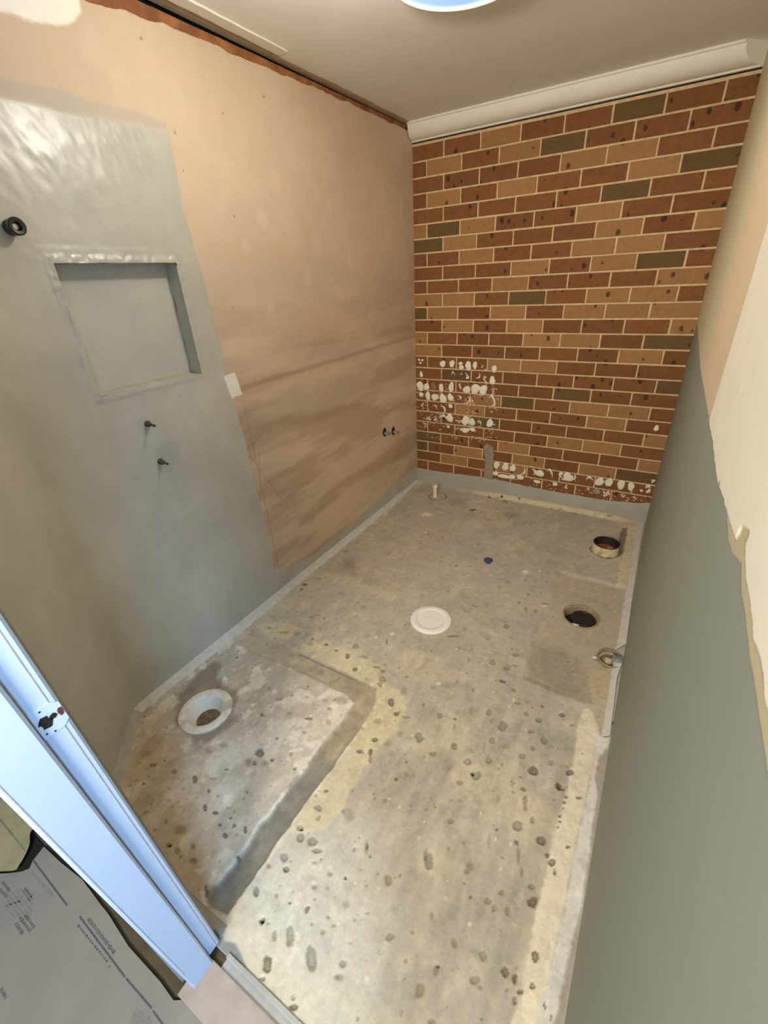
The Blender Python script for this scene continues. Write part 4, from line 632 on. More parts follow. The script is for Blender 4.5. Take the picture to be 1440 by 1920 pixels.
    X += k * ((br - 0.5) * (0.0012 + 0.0028 * sst(1.6, 2.05, Zg)) + (dab - 0.5) * (0.0012 + 0.0026 * sst(1.75, 2.05, Zg)) * (ring > 0.02))
    X += k * (fbm(Yg, Zg, 48, 245, 4) - 0.5) * 0.006 * sst(0.06, 0.015, ring) * (ring > 0.0)
    # raised rim of the niche trim
    rim = sst(0.026, 0.014, ring) * (ring >= -0.001)
    side = (Zg > NZ1 - 0.01) | (Yg < NY0 + 0.01)
    X += rim * np.where(side, 0.006, 0.002) * (0.4 + 1.2 * fbm(Yg, Zg, 70, 243))
    X -= 0.007 * sst(0.0035, 0.001, np.abs(ring - 0.0105 - 0.004 * (fbm(Yg, Zg, 40, 246) - 0.5))) * ((Zg > NZ1) | ((Yg < NY0) & (Zg > 1.45)))
    X += 0.004 * sst(0.012, 0.006, np.abs(ring - 0.034)) * (Zg > NZ1) * 0.4
    # white plaster patches
    d = np.maximum(np.abs(Yg + 1.818 + (Zg - 1.2) * 0.22) - 0.034, np.abs(Zg - 1.199) - 0.052) + wob(0.014, 30, 251)
    kp = sst(0.004, -0.004, d)
    P = [(-2.71, 2.255), (-2.45, 2.256), (-2.322, 2.264), (-2.25, 2.268), (-2.178, 2.280), (-2.118, 2.301), (-2.088, 2.335), (-2.084, 2.372), (-2.10, 2.43), (-2.71, 2.43)]
    dd = poly_sd(Yg, Zg, P) + wob(0.012, 26, 253)
    kp = np.maximum(kp, sst(0.004, -0.004, dd))
    col = mixc(col, lin(244, 238, 224), 0.96 * kp); X += 0.0015 * kp; R = R * (1 - kp) + 0.7 * kp
    # ragged top edge of the lining
    ztop = np.interp(Yg, [-2.71, -2.066, -1.811, -1.368, -0.723, -0.02], [2.344, 2.366, 2.390, 2.400, 2.413, 2.410]) + (fbm(Yg, Yg * 0, 14, 257) - 0.5) * 0.014
    Zg = np.minimum(Zg, ztop)
    c = lambda A: 0.25 * (A[:-1, :-1] + A[1:, :-1] + A[:-1, 1:] + A[1:, 1:])
    cy, cz = c(Yo), 0.25 * (zs[:-1] + zs[1:])[:, None] * 2 + 0 * c(Yo)
    cz = np.broadcast_to(((zs[:-1] + zs[1:]) / 2)[:, None], cy.shape)
    keep = ~((cy > NY0) & (cy < NY1) & (cz > NZ0) & (cz < NZ1))
    keep &= cz < np.interp(cy, [-2.71, -2.066, -1.811, -1.368, -0.723, -0.02], [2.359, 2.379, 2.399, 2.410, 2.423, 2.420])
    return struct(grid('wall_left', X, Yo, Zg, M['wall'], np.clip(col, 0, 1), R, keep, flip=False))

wall_left = build_left()
# niche pan: five faces with worn, lumpy arrises
bm = bmesh.new()
def niche_pt(y, z, x): return (x, y, z)
n = 14
rows = []
def sheet(bm, f, nu, nv):
    vs = [[bm.verts.new(f(i / nu, j / nv)) for i in range(nu + 1)] for j in range(nv + 1)]
    for j in range(nv):
        for i in range(nu):
            bm.faces.new((vs[j][i], vs[j][i + 1], vs[j + 1][i + 1], vs[j + 1][i]))
LY, LZ = NY1 - NY0, NZ1 - NZ0
j_ = lambda s: (random.random() - 0.5) * s
sheet(bm, lambda u, v: (-ND + j_(0.0012), NY0 + u * LY, NZ0 + v * LZ), 14, 14)
for f in (lambda u, v: (-ND * v + 0.003 * (v < 0.01) + (j_(0.003) if v < 0.1 else 0), NY0 + u * LY, NZ0 + j_(0.002)),
          lambda u, v: (-ND * v + 0.003 * (v < 0.01) + (j_(0.004) if v < 0.1 else 0), NY0 + u * LY, NZ1 + j_(0.004)),
          lambda u, v: (-ND * v + 0.003 * (v < 0.01) + (j_(0.004) if v < 0.1 else 0), NY0 + j_(0.005), NZ0 + u * LZ),
          lambda u, v: (-ND * v + 0.003 * (v < 0.01) + (j_(0.003) if v < 0.1 else 0), NY1 + j_(0.0045), NZ0 + u * LZ)):
    sheet(bm, f, 20, 3)
niche = obj('niche', bm, M['niche'], wall_left, smooth=True)
# studs and cavity behind the lining (closes the wall)
bm = bmesh.new(); add_box(bm, (-0.12, -2.66, 0.0), (-0.075, 0.0, 2.37))
obj('wall_core', bm, M['timber'], wall_left)
# timber plate exposed above the lining, dark slot over it
bm = bmesh.new()
nseg = 60
for i in range(nseg):
    y0, y1 = -2.75 + 2.75 * i / nseg, -2.75 + 2.75 * (i + 1) / nseg
    zt = float(np.interp((y0 + y1) / 2, [-2.75, -1.83, -1.36, -0.77, 0], [2.415, 2.424, 2.430, 2.433, 2.437])) + (random.random() - 0.5) * 0.0015
    add_box(bm, (-0.055, y0, 2.34), (-0.006, y1, zt))
struct(obj('trim_1', bm, M['timber']))
bm = bmesh.new(); add_box(bm, (-0.07, -2.75, 2.36), (-0.056, 0.0, H + 0.02)); struct(obj('trim_2', bm, M['dark']))

# ================================================================== DIAGONAL AND FRONT WALL
def build_diagonal():
    """the coated lining turns through a softened corner and runs on to the door wall"""
    A, Bp, C_ = (0.0, -2.668), (0.0, -2.71), (0.030, -2.740)
    pts = [((1 - q) ** 2 * A[0] + 2 * q * (1 - q) * Bp[0] + q * q * C_[0], (1 - q) ** 2 * A[1] + 2 * q * (1 - q) * Bp[1] + q * q * C_[1]) for q in np.linspace(0, 1, 10)]
    pts += [(0.030 + 0.295 * q, -2.740 - 0.295 * q) for q in np.linspace(0, 1, 40)[1:]]
    pts = np.array(pts); s = np.concatenate([[0], np.cumsum(np.hypot(*(pts[1:] - pts[:-1]).T))])
    zs = np.linspace(0, H, 170)
    S, Zg = np.meshgrid(s, zs)
    px, py = np.broadcast_to(pts[:, 0], S.shape), np.broadcast_to(pts[:, 1], S.shape)
    Y = py - np.minimum(Zg, 1.25) * 0.044 * np.clip(px / 0.325, 0, 1)
    Yn = -2.668 - S
    col = np.ones(S.shape + (3,)) * lin(206, 182, 154)
    k = sst(0.01, -0.01, Zg - 2.078 + (fbm(Yn, Zg, 12, 301) - 0.5) * 0.03)
    g = np.ones(S.shape + (3,)) * lin(186, 182, 167)
    g *= (0.83 + 0.34 * fbm(Yn, Zg, 2.6, 231))[..., None] * (0.92 + 0.16 * fbm(Yn * 2.2, Zg * 0.5, 7, 233))[..., None] * (0.93 + 0.14 * fbm(Yn, Zg, 8, 234))[..., None]
    col = col * (1 - k[..., None]) + g * k[..., None]
    X = px + 0.0018 * k
    return struct(grid('wall_diagonal', X, Y, Zg, M['wall'], col, 0.75 - 0.42 * k, flip=True))
build_diagonal()
bm = bmesh.new()
add_box(bm, (0.325, -3.15, 0.0), (0.922, -3.036, 1.25))
for v in bm.verts:
    if v.co.z > 1: v.co.y -= 0.055
add_box(bm, (0.325, -3.205, 1.25), (0.922, -3.091, H)); add_box(bm, (0.922, -3.205, 2.075), (W, -3.091, H))
struct(obj('wall_front', bm, M['membrane']))

# ================================================================== RIGHT WALL
def build_right():
    ys = np.unique(np.concatenate([np.linspace(-3.32, -3.12, 20), np.linspace(-3.12, -2.25, 250), np.linspace(-2.25, 0, 200)]).round(5))
    zs = np.unique(np.concatenate([np.linspace(0, 1.2, 100), np.linspace(1.2, 1.40, 80), np.linspace(1.40, H, 100)]).round(5))
    Yg, Zg = np.meshgrid(ys, zs)
    wob = lambda a, f, s: (fbm(Yg, Zg, f, s) - 0.5) * a
    X = np.full(Yg.shape, W)
    R = np.full(Yg.shape, 0.7)
    # bare board above
    col = np.ones(Yg.shape + (3,)) * lin(222, 199, 166)
    col *= (0.93 + 0.14 * fbm(Yg, Zg, 2, 401))[..., None]
    pale = sst(-1.55, -1.25, Yg + wob(0.15, 3, 403))
    col = mixc(col, lin(216, 204, 172), 0.85 * pale)
    drip = sst(0.55, 0.7, fbm(Yg * 2.0, Zg * 0.4, 6, 404)) * sst(-1.4, -0.6, Yg)
    col = mixc(col, lin(190, 178, 150), 0.4 * drip)
    # white set plaster
    d = Yg + 2.032 + wob(0.006, 30, 405)
    k = sst(0.004, -0.004, d)
    col = mixc(col, lin(243, 236, 214), k); X -= 0.002 * k
    col = mixc(col, lin(206, 198, 176), 0.5 * sst(0.010, 0.004, np.hypot(Yg + 2.31, Zg - 1.405)) + 0.5 * sst(0.008, 0.003, np.hypot(Yg + 2.37, Zg - 1.415)))
    # grey lining below, 1.3 m high, ragged top
    zt = np.interp(Yg, [-3.1, -2.93, -2.83, -2.735, -2.70, -2.646, -2.60, -2.51, -2.364, -2.2, -1.76, -1.27, -0.25, 0],
                       [1.302, 1.302, 1.303, 1.306, 1.318, 1.299, 1.293, 1.294, 1.281, 1.285, 1.272, 1.263, 1.290, 1.292])
    e = zt + (fbm(Yg, Yg * 0 + 3, 30, 407, 4) - 0.5) * 0.007 + sst(0.012, 0.0, np.abs(Yg + 2.42)) * 0.008
    torn = e + 0.011 + (fbm(Yg, Yg * 0 + 9, 22, 409, 4) - 0.5) * 0.008 - 0.012 * sst(-2.62, -2.5, Yg)
    torn = torn + 0.020 * sst(0.026, 0.020, np.abs(Yg + 2.672))
    kt = sst(0.002, -0.002, Zg - torn)
    col = mixc(col, lin(198, 184, 148), kt); X += 0.002 * kt * k
    kg = sst(0.002, -0.002, Zg - e + 0.008 * sst(-2.45, -2.7, Yg))
    g = np.ones(Yg.shape + (3,)) * lin(148, 153, 139) * (0.955 + 0.09 * fbm(Yg, Zg, 2.2, 411))[..., None]
    col = col * (1 - kg[..., None]) + g * kg[..., None]
    R = R * (1 - kg) + 0.62 * kg
    X += 0.001 * kg
    for yy, zz in ((-2.30, 0.70), (-2.335, 0.705), (-2.62, 0.30)):
        col = mixc(col, lin(100, 100, 92), 0.6 * sst(0.006, 0.002, np.hypot((Yg - yy) * 1.6, (Zg - zz) * 0.8)))
    # scuffs low down: mauve smear line over the floor strip
    col = mixc(col, lin(168, 158, 146), 0.6 * sst(0.035, 0.012, Zg + wob(0.02, 20, 413)) * sst(-1.8, -1.95, Yg))
    return struct(grid('wall_right', X, Yg, Zg, M['rwall'], np.clip(col, 0, 1), R, flip=True))
build_right()

# ================================================================== CEILING
bm = bmesh.new()
add_box(bm, (-0.02, -3.205, H), (W + 0.06, 0.06, H + 0.05))
ceiling = struct(obj('ceiling', bm, M['ceiling']))
bm = bmesh.new()                                   # unpainted strip left where the cornice came off
pts = [(-0.02, -3.0)]
for i in range(61):
    y = -3.0 + 3.0 * i / 60
    x = float(np.interp(y, [-3, -1.4, -1.25, -0.9, 0], [0.036, 0.040, 0.022, 0.032, 0.030])) + (random.random() - 0.5) * 0.006
    pts.append((x, y))
pts.append((-0.02, 0.0))
add_prism(bm, pts, H - 0.0015, H + 0.001, lambda u, v, n: (u, v, n))
obj('raw_strip', bm, M['raw_ceiling'], ceiling)
bm = bmesh.new()                                   # piece of cornice lip still glued to the ceiling
pts = []
for i in range(31):
    y = -2.3 + 1.03 * i / 30
    pts.append((0.040 + (random.random() - 0.5) * 0.003, y))
for i in range(31):
    y = -1.27 - 1.03 * i / 30
    pts.append((0.090 + (random.random() - 0.5) * 0.003, y))
add_prism(bm, pts, H - 0.007, H - 0.0005, lambda u, v, n: (u, v, n))
struct(obj('trim_3', bm, M['cornice']))

# cornice over the brick wall: 90 mm cove, mitred at the right end
bm = bmesh.new()
prof = [(-0.092, 0.0), (-0.092, -0.010), (-0.086, -0.012)]
for i in range(11):
    a = math.radians(90 * i / 10)
    prof.append((-0.084 + 0.072 * math.sin(a) , -0.084 + 0.072 * math.cos(a) - 0.0))
prof = [(-0.092, 0.0), (-0.092, -0.009), (-0.084, -0.012)] + [(-0.084 + 0.072 * (1 - math.cos(math.radians(9 * i))), -0.012 - 0.068 * math.sin(math.radians(9 * i))) for i in range(1, 11)] + [(-0.010, -0.086), (0.004, -0.088), (0.004, 0.0)]
A = [bm.verts.new((0.002 + 0.10 * min(0.12, -y), y, H + z)) for y, z in prof]
B = [bm.verts.new((W - 0.001 + y * 1.0, y, H + z)) for y, z in prof]
bm.faces.new(A); bm.faces.new(B[::-1])
for i in range(len(prof)):
    j = (i + 1) % len(prof); bm.faces.new((A[i], A[j], B[j], B[i]))
struct(obj('trim_4', bm, M['cornice'], smooth=True))

# ================================================================== BRICK WALL
bm = bmesh.new(); add_box(bm, (-0.005, 0.0045, -0.02), (W + 0.01, 0.11, H))
wall_back = struct(obj('wall_back', bm, M['mortar']))
X0, Z0, PB, PC = 0.1001, 0.0209, 0.240, 0.086
TONES = ["RRTRRDRR", "RTRTDRRRD", "RRRRTTRRR", "RTRTRRTDR", "RRRRRDRR", "TDTRRTRRD", "DTRRRTRT", "RRTRRTTRR", "RRRTRTDR", "RRRTRRRTT",
         "TTRDRTTR", "DTRTRTTTT", "RTRTRRRT", "TRRRTTRD", "TRRRRRTR", "RRRTTRRR", "RDRRRRRD", "RRRRRDRR", "RRTDRTTR", "RRTRRRTR",
         "RRDRRRRT", "RRRRRTTR", "DRRTRRRT", "DRTRTRTD", "RTRTRRRR", "RRRRRRRR", "RRRRRRRR"]
cache = {}
def brick_mesh(w, t):
    key = (round(w, 3), t)
    if key not in cache:
        b = bmesh.new()
        add_box(b, (0, 0, 0), (w, 0.016, PC - 0.010))
        fe = [e for e in b.edges if all(v.co.y < 0.001 for v in e.verts)]
        bmesh.ops.bevel(b, geom=fe, offset=0.0022, segments=1, affect='EDGES')
        me = bpy.data.meshes.new('brick')
        bmesh.ops.recalc_face_normals(b, faces=b.faces)
        b.to_mesh(me); b.free()
        me.materials.append(M['brick_' + t])
        cache[key] = me
    return cache[key]
for row in range(27):
    xs = [X0 + (0.5 * PB if row % 2 == 0 else 0) + PB * k for k in range(8)]
    edges = [-0.004] + [x for x in xs if x < W - 0.012] + [W + 0.006]
    for k in range(len(edges) - 1):
        a = edges[k] + (0.005 if k else 0.0); b_ = edges[k + 1] - (0.005 if k < len(edges) - 2 else 0.0)
        jw = random.choice((-1, 0, 0, 1)) * 0.0015
        w = round(b_ - a + jw, 4)
        t = TONES[row][min(k, len(TONES[row]) - 1)]
        o = bpy.data.objects.new('brick', brick_mesh(w, t))
        COL.objects.link(o); o.parent = wall_back
        o.location = (a - jw * 0.5, random.uniform(-0.0012, 0.0008), Z0 + PC * (26 - row) + 0.005 + random.uniform(-0.0008, 0.0008))
        o.rotation_euler = (0, random.uniform(-0.003, 0.003), 0)

bm = bmesh.new(); add_box(bm, (0.0, 0.0012, H - 0.0935), (W, 0.006, H - 0.084)); obj('painted_shadow_gap', bm, M['dark'], wall_back)  # dark strip stands in for the shade under the cornice
# adhesive dabs left on the bricks
def blob(bm, rx, rz, kind, seed):
    r_ = random.Random(seed)
    n = 18
    ph = [r_.uniform(0, 6.28) for _ in range(3)]
    rad = lambda a: 1 + 0.10 * math.sin(2 * a + ph[0]) + 0.07 * math.sin(3 * a + ph[1]) + 0.05 * math.sin(5 * a + ph[2])
    if kind == 'c':                                # crescent
        a0 = r_.choice((0.4, -0.5, 0.9, 1.6)); sp = r_.uniform(3.4, 4.4)
        outer = [a0 - sp / 2 + sp * i / n for i in range(n + 1)]
        A, B, C_ = [], [], []
        for i, a in enumerate(outer):
            s = math.sin(math.pi * i / n)
            A.append((rx * rad(a) * math.cos(a), rz * rad(a) * math.sin(a)))
            q = 1 - 0.60 * s
            B.append((rx * rad(a) * q * math.cos(a), rz * rad(a) * q * math.sin(a)))
        va = [bm.verts.new((x, 0.0, z)) for x, z in A]; vb = [bm.verts.new((x, 0.0, z)) for x, z in B]
        vm = [bm.verts.new(((p[0] + q[0]) / 2, -0.0045, (p[1] + q[1]) / 2)) for p, q in zip(A, B)]
        for i in range(n):
            for P, Q in ((va, vm), (vm, vb)):
                try: bm.faces.new((P[i], P[i + 1], Q[i + 1], Q[i]))
                except ValueError: pass
        return
    rings = [(1.0, 0.0), (0.9, -0.003), (0.55, -0.005 if kind != 'r' else -0.0035), (0.28, -0.0042 if kind != 'r' else -0.001)]
    prev = None
    for f, y in rings:
        cur = [bm.verts.new((rx * f * rad(6.2832 * i / n) * math.cos(6.2832 * i / n), y + r_.uniform(-0.0006, 0.0006) * (y < -0.001), rz * f * rad(6.2832 * i / n) * math.sin(6.2832 * i / n))) for i in range(n)]
        if prev:
            for i in range(n):
                bm.faces.new((prev[i], prev[(i + 1) % n], cur[(i + 1) % n], cur[i]))
        prev = cur
    bm.faces.new(prev)
def flecks(bm, rx, rz, seed):
    r_ = random.Random(seed)
    for _ in range(7):
        cx, cz = r_.uniform(-0.75, 0.75) * rx, r_.uniform(-0.75, 0.75) * rz
        s = r_.uniform(0.18, 0.42)
        n = 7
        o = [bm.verts.new((cx + rx * s * math.cos(6.2832 * i / n) * r_.uniform(0.6, 1.2), 0.0, cz + rz * s * math.sin(6.2832 * i / n) * r_.uniform(0.6, 1.2))) for i in range(n)]
        c = bm.verts.new((cx, -0.0028, cz))
        for i in range(n): bm.faces.new((o[i], o[(i + 1) % n], c))
for i, (x, z, rx, rz, kd) in enumerate(DABS):
    bm = bmesh.new()
    rx *= 1.12; rz *= 1.08
    if kd == 'm': flecks(bm, rx, rz, i)
    else: blob(bm, rx, rz, kd, i)
    o = obj('adhesive_dab', bm, {'m': M['adhesive'], 'b': M['browndab'], 'g': M['greydab']}.get(kd, M['adhesive']), wall_back, smooth=kd != 'm')
    o.location = (x, -0.0008, z)
# hazy film of old glue over the lower left bricks: thin scraped streaks
r_ = random.Random(5)
bm = bmesh.new()
for _ in range(240):
    x, z = r_.uniform(0.01, 0.68), r_.uniform(0.40, 0.86)
    a, b_ = r_.uniform(0.004, 0.016), r_.uniform(0.002, 0.007)
    v = [bm.verts.new((x + a * math.cos(6.2832 * q / 6) * r_.uniform(.5, 1.2), -0.0018, z + b_ * math.sin(6.2832 * q / 6) * r_.uniform(.5, 1.2))) for q in range(6)]
    bm.faces.new(v)
for _ in range(90):
    x = r_.uniform(0.68, 1.76); z = 0.15 + r_.uniform(-0.035, 0.05)
    a, b_ = r_.uniform(0.004, 0.012), r_.uniform(0.003, 0.007)
    v = [bm.verts.new((x + a * math.cos(6.2832 * q / 6) * r_.uniform(.5, 1.2), -0.0018, z + b_ * math.sin(6.2832 * q / 6) * r_.uniform(.5, 1.2))) for q in range(6)]
    bm.faces.new(v)
o = obj('glue_residue', bm, M['smear'], wall_back); o['kind'] = 'stuff'
# grey cement smear running down beside the lower dabs
bm = bmesh.new()
pts = [(0.592 + j_(0.006), 0.40), (0.62, 0.415), (0.66, 0.40), (0.676, 0.34), (0.672, 0.28), (0.680, 0.20), (0.676, 0.11), (0.612, 0.11), (0.604, 0.18), (0.612, 0.25), (0.60, 0.32)]
add_prism(bm, pts, -0.003, 0.003, lambda u, v, n: (u, n, v))
obj('cement_smear', bm, M['cement'], wall_back)
# membrane band turned up on the bricks
bm = bmesh.new()
top = []
for i in range(121):
    x = W * i / 120
    z = float(np.interp(x, [0, 0.14, 0.57, 0.84, 1.2, 1.49, 1.70, 1.786], [0.110, 0.108, 0.128, 0.124, 0.106, 0.112, 0.130, 0.150])) + 0.007 * (float(vnoise(np.array(x * 26.0), np.array(0.5), 5)) - 0.5) + 0.004 * (float(vnoise(np.array(x * 90.0), np.array(0.5), 6)) - 0.5)
    top.append((x, z))
prevs = None
for x, z in top:
    cur = [bm.verts.new((x, -0.012, -0.004)), bm.verts.new((x, -0.0050, 0.022)), bm.verts.new((x, -0.0034, z - 0.006)), bm.verts.new((x, -0.0005, z)), bm.verts.new((x, 0.006, z))]
    if prevs:
        for a in range(4): bm.faces.new((prevs[a], cur[a], cur[a + 1], prevs[a + 1]))
    prevs = cur
obj('membrane_band', bm, M['membrane'], wall_back, smooth=True)

# ================================================================== SEALANT BEADS at the wall feet
def bead(name, inner, outer, h, mat, n=90, seed=1):
    r_ = random.Random(seed)
    bm = bmesh.new(); prev = None
    I = np.array(inner, float); O = np.array(outer, float)
    t = np.linspace(0, 1, n)
    ti, to = np.linspace(0, 1, len(I)), np.linspace(0, 1, len(O))
    for q in t:
        a = np.array([np.interp(q, ti, I[:, 0]), np.interp(q, ti, I[:, 1])]); b = np.array([np.interp(q, to, O[:, 0]), np.interp(q, to, O[:, 1])])
        w = b - a; b = b + w * r_.uniform(-0.10, 0.10)
        cur = [bm.verts.new((*a, h)), bm.verts.new((*(a + w * 0.45), h * (0.55 + r_.uniform(-.08, .08)))), bm.verts.new((*(a + w * 0.85), h * 0.3)), bm.verts.new((*b, -0.003))]
        if prev:
            for k in range(3): bm.faces.new((prev[k], cur[k], cur[k + 1], prev[k + 1]))
        prev = cur
    return struct(obj(name, bm, mat, smooth=True))
bead('trim_5', [(-0.003, -0.02), (-0.003, -2.715)], [(0.030, -0.03), (0.052, -0.5), (0.058, -0.9), (0.060, -1.5), (0.066, -2.07), (0.050, -2.535), (0.050, -2.70)], 0.010, M['trim'], 160, 3)
bead('trim_6', [(-0.003, -2.713), (0.322, -3.038)], [(0.046, -2.700), (0.125, -2.775), (0.235, -2.885), (0.345, -3.005)], 0.008, noisy('dull_sealant', lin(176, 170, 156), rough=0.7, amt=0.12, scale=26, bump=0.5, bscale=60), 60, 4)
bead('trim_7', RSTRIP1[1], RSTRIP1[0], 0.012, M['trim'], 90, 5)
bead('trim_8', RSTRIP2[1], RSTRIP2[0], 0.012, M['trim'], 60, 6)
bm = bmesh.new()                                   # grey fillet at the foot of the front wall
add_prism(bm, [(-3.037, -0.004), (-3.010, -0.004), (-3.016, 0.006), (-3.037, 0.024)], 0.34, 0.934, lambda u, v, n: (n, u, v))
struct(obj('trim_9', bm, M['membrane']))

# ================================================================== SILL, HALL FLOOR
bm = bmesh.new()
add_box(bm, (0.985, -3.060, -0.02), (1.80, -3.048, 0.006), 0.0015)
add_box(bm, (0.985, -3.079, -0.02), (1.80, -3.060, -0.006))
struct(obj('trim_10', bm, M['alu']))
bm = bmesh.new()
add_box(bm, (0.93, -3.172, -0.02), (1.80, -3.0795, 0.004), 0.003)
struct(obj('trim_11', bm, M['sill']))
bm = bmesh.new(); add_box(bm, (-0.8, -4.6, -0.05), (3.2, -3.05, -0.012))
struct(obj('floor', bm, M['hall']))

# ================================================================== DOOR FRAME (left jamb of the opening)
def warp(bm):
    for v in bm.verts:
        t = min(max((-3.046 - v.co.y) / 0.096, 0), 1.0)
        v.co.y -= min(max(v.co.z, -0.1), 1.25) * (0.042 + 0.023 * t)
    return bm
def cut_box(bm, a, b, n=8, bev=0.0):
    """box with cross cuts along z so that it can follow the out-of-plumb frame"""
    x0, y0, z0 = a; x1, y1, z1 = b
    s = bev
    ring = [(x0, y0), (x1 - s, y0), (x1, y0 + s), (x1, y1 - s), (x1 - s, y1), (x0, y1)]
    lv = [z0, z0 + 0.002] + [z0 + (z1 - z0) * i / n for i in range(1, n)] + [1.25, z1]
    prev = None
    for z in sorted(lv):
        cur = [bm.verts.new((x, y, z)) for x, y in ring]
        if prev:
            for i in range(6): bm.faces.new((prev[i], prev[(i + 1) % 6], cur[(i + 1) % 6], cur[i]))
        else: bm.faces.new(cur)
        prev = cur
    bm.faces.new(prev[::-1])
    return bm
frame = bpy.data.objects.new('door_1', None); COL.objects.link(frame); frame.location = (0.94, -3.10, 0.0); frame['kind'] = 'structure'
off = Vector((-0.94, 3.10, 0.0))
def fpart(name, bm, mat, parent=frame, smooth=False):
    bmesh.ops.translate(bm, verts=bm.verts, vec=off)
    return obj(name, bm, mat, parent, smooth)
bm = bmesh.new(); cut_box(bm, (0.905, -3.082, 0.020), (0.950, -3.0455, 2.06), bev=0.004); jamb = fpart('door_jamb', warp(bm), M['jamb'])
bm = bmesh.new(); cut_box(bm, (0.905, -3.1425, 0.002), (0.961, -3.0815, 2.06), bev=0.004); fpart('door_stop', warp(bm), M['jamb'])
bm = bmesh.new(); cut_box(bm, (0.948, -3.0560, 0.022), (0.9506, -3.0547, 2.05)); fpart('paint_and_shade_line', warp(bm), M['jamb_line'])
bm = bmesh.new(); cut_box(bm, (0.946, -3.0838, 0.022), (0.9513, -3.0806, 2.05)); fpart('paint_and_shade_line', warp(bm), M['jamb_line'])  # crease beside the stop: its shadow line painted as a strip
bm = bmesh.new(); cut_box(bm, (0.955, -3.1372, 0.10), (0.9614, -3.1362, 1.22)); fpart('paint_and_shade_line', warp(bm), M['jamb_line'])
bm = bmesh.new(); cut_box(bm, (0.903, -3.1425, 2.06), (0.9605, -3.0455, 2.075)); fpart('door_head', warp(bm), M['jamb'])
# painted-over strike plate with the latch hole broken out
def plate_poly(bm, pts, n0, n1):
    add_prism(bm, pts, n0, n1, lambda u, v, n: (n, u, v)); return bm
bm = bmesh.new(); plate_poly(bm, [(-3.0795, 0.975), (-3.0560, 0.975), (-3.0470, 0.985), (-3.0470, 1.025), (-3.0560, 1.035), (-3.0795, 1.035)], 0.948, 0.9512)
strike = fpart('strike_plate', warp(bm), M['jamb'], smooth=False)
def hole(name, cy, cz, ry, rz, mat, seed, x=0.9517, par=strike):
    r_ = random.Random(seed); b = bmesh.new()
    pts = [(cy + ry * math.cos(6.2832 * i / 14) * r_.uniform(0.72, 1.12), cz + rz * math.sin(6.2832 * i / 14) * r_.uniform(0.75, 1.1)) for i in range(14)]
    plate_poly(b, pts, 0.9490, x)
    o = fpart(name, warp(b), mat, par, smooth=False)
    return o
hole('latch_hole', -3.0695, 1.004, 0.0080, 0.0145, M['dark'], 2)
hole('latch_hole', -3.0590, 1.007, 0.0045, 0.0060, M['dark'], 3)
hole('latch_hole', -3.0760, 1.000, 0.0025, 0.0060, noisy('worn_timber_edge', lin(196, 200, 190), rough=0.8, bump=0.1), 8, 0.9520)
hole('paint_chip', -3.0505, 1.006, 0.0036, 0.0095, M['redchip'], 5)
for cy, cz in ((-3.068, 1.029), (-3.066, 0.979), (-3.0745, 0.984)):
    hole('screw_hole', cy, cz, 0.0013, 0.0017, M['dark'], 6)

# ================================================================== CEILING SKYLIGHT DISC
sky = thing('round_ceiling_light', 'round white-rimmed ceiling light with a glowing pale blue face', 'ceiling light', (0.926, -1.452, H))
bm = bmesh.new(); add_lathe(bm, [(0.219, 0.0), (0.219, -0.050), (0.2175, -0.058), (0.2145, -0.060), (0.2115, -0.058), (0.2105, -0.050)], 72); obj('rim', bm, M['white_pvc'], sky, True)
bm = bmesh.new(); add_lathe(bm, [(0.2110, -0.052), (0.19, -0.055), (0.10, -0.058), (0.0, -0.059)], 72); obj('diffuser', bm, M['skylight'], sky, True)

# ================================================================== FLOOR FITTINGS
T_ = Matrix.Translation
# shower waste, left
sw = thing('shower_waste', 'dirty white plastic floor waste with an open funnel, nearest the door frame', 'floor drain', (*WASTE, 0.0))
r_ = random.Random(11)
bm = bmesh.new(); add_lathe(bm, [(0.111, -0.004), (0.111, 0.004), (0.107, 0.0075), (0.082, 0.0085), (0.077, 0.006), (0.074, 0.002)], 64); obj('flange', bm, M['dirty_pvc'], sw, True)
bm = bmesh.new(); add_lathe(bm, [(0.0742, 0.003), (0.066, -0.022), (0.056, -0.046), (0.051, -0.056), (0.050, -0.075)], 64); obj('funnel', bm, M['white_pvc'], sw, True)
M['dark_mud'] = noisy('dark_wet_mud', lin(112, 94, 70), rough=0.8, amt=0.3, scale=45, bump=0.8, bscale=70)
bm = bmesh.new(); add_lathe(bm, [(0.0506, -0.052), (0.040, -0.049), (0.028, -0.054), (0.018, -0.046), (0.0, -0.050)], 30, jitter=lambda k, a: 0.0 if k == 0 else 0.12 * math.sin(3 * a + k)); obj('mud_plug', bm, M['dark_mud'], sw, True)
bm = bmesh.new(); add_lathe(bm, [(0.028, 0.0086), (0.030, 0.0095), (0.014, 0.011), (0.0, 0.0105)], 14, T_((0.066, 0.058, -0.001)) @ Matrix.Diagonal((0.8, 0.9, 1, 1)), lambda k, a: 0.2 * math.sin(4 * a + k)); obj('cement_crust', bm, noisy('pale_cement_crust', lin(196, 184, 166), rough=0.9, amt=0.1, scale=60, bump=0.4), sw, True)
